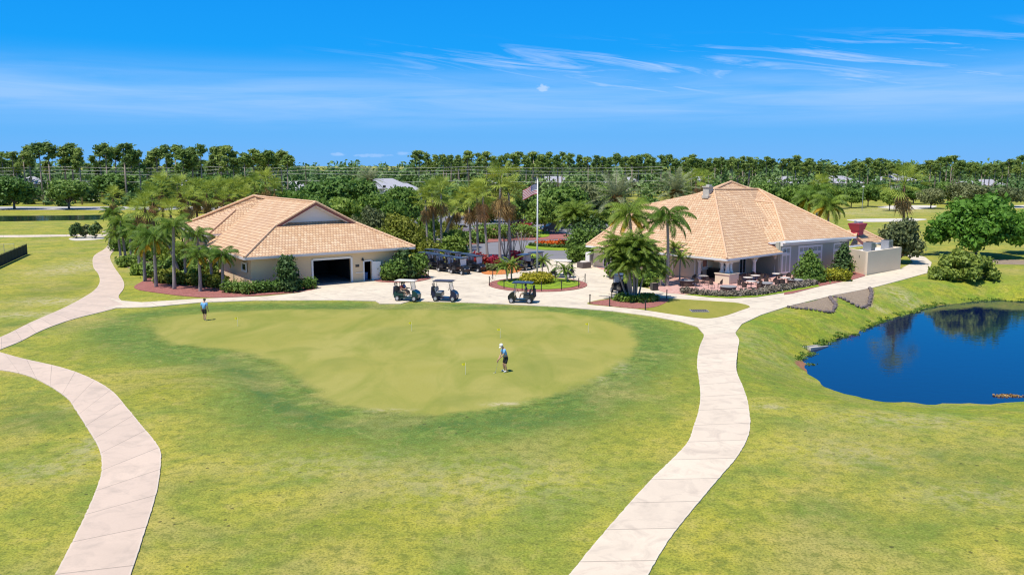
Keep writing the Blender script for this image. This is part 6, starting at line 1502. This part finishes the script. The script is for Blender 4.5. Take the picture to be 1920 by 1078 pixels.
# street lamps on the fairway side
for px, ytop, Y, lab in [(1619, 349, 225, 'slim street lamp among the small oaks beyond the clubhouse'), (1475, 354, 200, 'globe street lamp over the right clubhouse roof slope')]:
    x, _, z = P(px, ytop, Y); t = thing('street_lamp', lab, 'street lamp', (x, Y, 0)); b = MB(); b.tube([(0, 0, 0), (0, 0, z - .4)], [.09, .06], 8); b.build('pole', M['greymetal'], t); b = MB(); b.lathe([(.08, z - .4), (.35, z - .3), (.35, z - .05), (.1, z), (.001, z)], 10); b.build('lamp_head', M['white'], t)

# pines -------------------------------------------------------------------
g = random.Random(77)
def pinerow(lst, where, grp):
    for i, (px, ytop, Y) in enumerate(sorted(lst)):
        x, _, z = P(px, ytop, Y); pine(x, Y, z, 'tall pine in the far %s, %s from the left' % (where, ordn(i + 1)), grp, g.uniform(.95, 1.35))
L1 = [(2, 283), (22, 282), (42, 281), (52, 270), (72, 265), (88, 263), (118, 272), (132, 266), (146, 274), (185, 270), (196, 265), (214, 274), (231, 266), (243, 276), (259, 279), (292, 275), (309, 269), (327, 269), (342, 276), (358, 273), (375, 268), (398, 273), (412, 272), (424, 269), (436, 282), (457, 284), (474, 277), (486, 284), (502, 280), (526, 279), (538, 288)]
L1 = [(a, c, g.uniform(255, 275)) for a, c in L1]
L2 = [(g.uniform(-20, 540), g.uniform(291, 305), g.uniform(275, 320)) for _ in range(46)]
pinerow(L1, 'front row at the left', 'pines at the left'); pinerow(L2, 'back rank at the left', 'pines at the left')
C1 = []
px = 785
while px < 1565:
    C1.append((px, 281 + (px - 785) * .014 + g.uniform(-2, 8) + (10 if px > 1500 else 0), g.uniform(310, 345))); px += g.uniform(9, 20)
C2 = [(g.uniform(785, 1560), g.uniform(294, 312), g.uniform(345, 390)) for _ in range(62)]
pinerow(C1, 'front row over the clubhouse', 'pines behind the clubhouse'); pinerow(C2, 'back rank behind the clubhouse', 'pines behind the clubhouse')
R1_ = []
px = 1590
while px < 1960:
    R1_.append((px, 300 + 6 * math.sin(px * .045) - (px - 1590) * .008 + g.uniform(-3, 5), g.uniform(315, 350))); px += g.uniform(9, 17)
R1_ += [(g.uniform(1570, 1960), g.uniform(302, 318), g.uniform(345, 390)) for _ in range(36)]
pinerow(R1_, 'row at the right', 'pines at the right')

# far wood: one uncountable mass behind and between the pines
def woodmass(name, x0, x1, Y0, Y1, z0, z1, n, r, size, seed, label, nq=26):
    g = random.Random(seed); bl = []
    for i in range(n):
        Y = g.uniform(Y0, Y1); top = g.uniform(z0, z1) ; x = g.uniform(x0, x1); rr = min(g.uniform(.7, 1.3) * r, top * .48)
        bl.append((x, Y, top - rr, rr, rr, rr * 1.1)); bl.append((x + g.uniform(-1, 1) * r, Y, (top - rr) * .45, rr * 1.2, rr, (top - rr) * .6))
    o = put(name, quadmesh(name, leafquads(bl, len(bl) * nq, size, seed), M['wood'])); return tag(o, label, 'wood', kind='stuff')
woodmass('distant_wood', -900, 900, 640, 800, 12, 15.5, 420, 5.5, 2.2, 1, 'solid dark distant wood along the horizon')
woodmass('woodland_edge', -190, -70, 275, 330, 6, 12.2, 120, 3.2, 1.0, 2, 'dense undergrowth below the pines at the left', 60)
woodmass('woodland_edge', -330, -185, 255, 330, 5, 13, 90, 3.4, 1.0, 3, 'dense undergrowth at the far left edge', 60)
woodmass('woodland_edge', -50, 150, 385, 480, 6, 14.5, 230, 3.8, 1.3, 4, 'dense undergrowth behind the pines of the centre', 50)
woodmass('woodland_edge', -130, -40, 350, 420, 7, 11.8, 80, 3.6, 1.2, 5, 'low woodland behind the pale houses, above the barn', 50)
woodmass('woodland_edge', -40, 130, 300, 345, 3.5, 9.5, 120, 2.6, .9, 6, 'shrubby undergrowth at the feet of the centre pines', 50)
woodmass('woodland_edge', 130, 330, 390, 450, 9, 15, 150, 3.8, 1.3, 7, 'dense undergrowth behind the pines at the right', 50)
woodmass('woodland_edge', 110, 300, 290, 345, 3.0, 8.2, 120, 2.6, .9, 8, 'shrubby undergrowth at the feet of the right pines', 50)
woodmass('woodland_edge', -330, -90, 250, 262, 2, 5.5, 60, 2.4, .8, 9, 'roadside undergrowth across the far road', 60)

# ---------------------------------------------------------------- sky, sun, camera
SUN_EL = R(67); d = Vector((-.74 * math.cos(SUN_EL), -.673 * math.cos(SUN_EL), math.sin(SUN_EL)))
L = bpy.data.lights.new('sun', 'SUN'); L.energy = 4.2; L.angle = R(.5); L.color = (1, .94, .84)
o = bpy.data.objects.new('sun', L); COL.objects.link(o); o.rotation_euler = d.to_track_quat('Z', 'Y').to_euler(); o.location = (0, 0, 80)
w = bpy.data.worlds.new('World'); scene.world = w; w.use_nodes = True; t = NT(w.node_tree); t.n.clear()
out = t.new('ShaderNodeOutputWorld'); bg = t.new('ShaderNodeBackground'); t.link(bg.outputs[0], out.inputs[0])
sky = t.new('ShaderNodeTexSky', sky_type='NISHITA'); sky.sun_disc = False; sky.sun_elevation = SUN_EL; sky.sun_rotation = math.atan2(d.x, d.y); sky.ozone_density = 3.0; sky.dust_density = .3; sky.air_density = 1.0
gen = t.new('ShaderNodeTexCoord').outputs['Generated']; sep = t.new('ShaderNodeSeparateXYZ'); t.link(gen, sep.inputs[0])
el = sep.outputs[2]; ST = .1
rp_ = t.ramp(t.math('MULTIPLY', el, 2.0, clamp=True), [(0, (.165, .47, .95)), (.06, (.125, .46, .96)), (.16, (.055, .43, .98)), (.26, (.0, .35, .96)), (.4, (.0, .3, .92)), (1, (.02, .16, .5))])
vs = t.new('ShaderNodeVectorMath', operation='SCALE'); t.link(rp_, vs.inputs[0]); vs.inputs[3].default_value = .74 / ST
c = t.mix(.97, sky.outputs[0], vs.outputs[0])
# thin cirrus streaks
az = t.math('ARCTAN2', sep.outputs[0], sep.outputs[1])
cmb = t.new('ShaderNodeCombineXYZ'); t.link(t.math('MULTIPLY', az, 5.0), cmb.inputs[0]); t.link(t.math('ADD', t.math('MULTIPLY', el, 62.0), t.math('MULTIPLY', az, 8.0)), cmb.inputs[1])
n1 = t.noise(cmb.outputs[0], 1.0, 6, .62, 1.2)
cmb2 = t.new('ShaderNodeCombineXYZ'); t.link(t.math('MULTIPLY', az, 3.2), cmb2.inputs[0]); t.link(t.math('MULTIPLY', el, 45.0), cmb2.inputs[1])
n2 = t.noise(cmb2.outputs[0], 1.0, 5, .6, .5)
veil = t.math('MULTIPLY', t.maprange(el, .03, .07), t.maprange(el, .125, .075))
veil = t.math('MULTIPLY', veil, t.ramp(n2, [(.3, .05), (.65, .36)]))
wisp = t.math('MULTIPLY', t.math('MULTIPLY', t.maprange(el, .06, .09), t.maprange(el, .15, .115)), t.ramp(n1, [(.5, 0.0), (.68, .55)]))
wisp = t.math('MULTIPLY', wisp, t.maprange(az, -.3, .1))
cl = t.math('MAXIMUM', veil, wisp)
# one small puff and a few specks near the horizon
cmb3 = t.new('ShaderNodeCombineXYZ'); t.link(t.math('MULTIPLY', az, 150.0), cmb3.inputs[0]); t.link(t.math('MULTIPLY', el, 260.0), cmb3.inputs[1])
def puff(a0, e0, ra, re):
    q = t.math('ADD', t.math('POWER', t.math('DIVIDE', t.math('SUBTRACT', az, a0), ra), 2.0), t.math('POWER', t.math('DIVIDE', t.math('SUBTRACT', el, e0), re), 2.0))
    nz = t.noise(cmb3.outputs[0], 1.0, 4)
    return t.maprange(t.math('ADD', q, t.math('MULTIPLY', t.math('SUBTRACT', nz, .5), 3.2)), 1.5, .0)
for a0, e0, ra, re, s in [(.036, .088, .0085, .0048, .6), (-.205, .0115, .009, .002, .3), (-.165, .010, .02, .0022, .25), (-.13, .0125, .008, .002, .25)]:
    cl = t.math('MAXIMUM', cl, t.math('MULTIPLY', puff(a0, e0, ra, re), s))
c = t.mix(cl, c, (.5 / ST, .6 / ST, .82 / ST))
t.link(c, bg.inputs[0]); bg.inputs[1].default_value = ST
cam = bpy.data.cameras.new('camera'); cam.sensor_width = 36; cam.lens = FPX / 1920 * 36; cam.clip_end = 12000; cam.clip_start = .5
o = bpy.data.objects.new('camera', cam); COL.objects.link(o); o.location = (0, 0, HC); o.rotation_euler = (PI / 2 - PITCH, 0, 0); scene.camera = o
scene.view_settings.view_transform = 'Standard'; scene.view_settings.look = 'None'; scene.view_settings.exposure = .45; scene.view_settings.gamma = 1
scene.render.engine = 'CYCLES'; scene.cycles.max_bounces = 8; scene.cycles.transparent_max_bounces = 8; scene.cycles.diffuse_bounces = 3; scene.cycles.use_denoising = True; scene.cycles.denoising_prefilter = 'ACCURATE'; scene.cycles.denoising_input_passes = 'RGB_ALBEDO_NORMAL'; scene.cycles.filter_width = 1.2
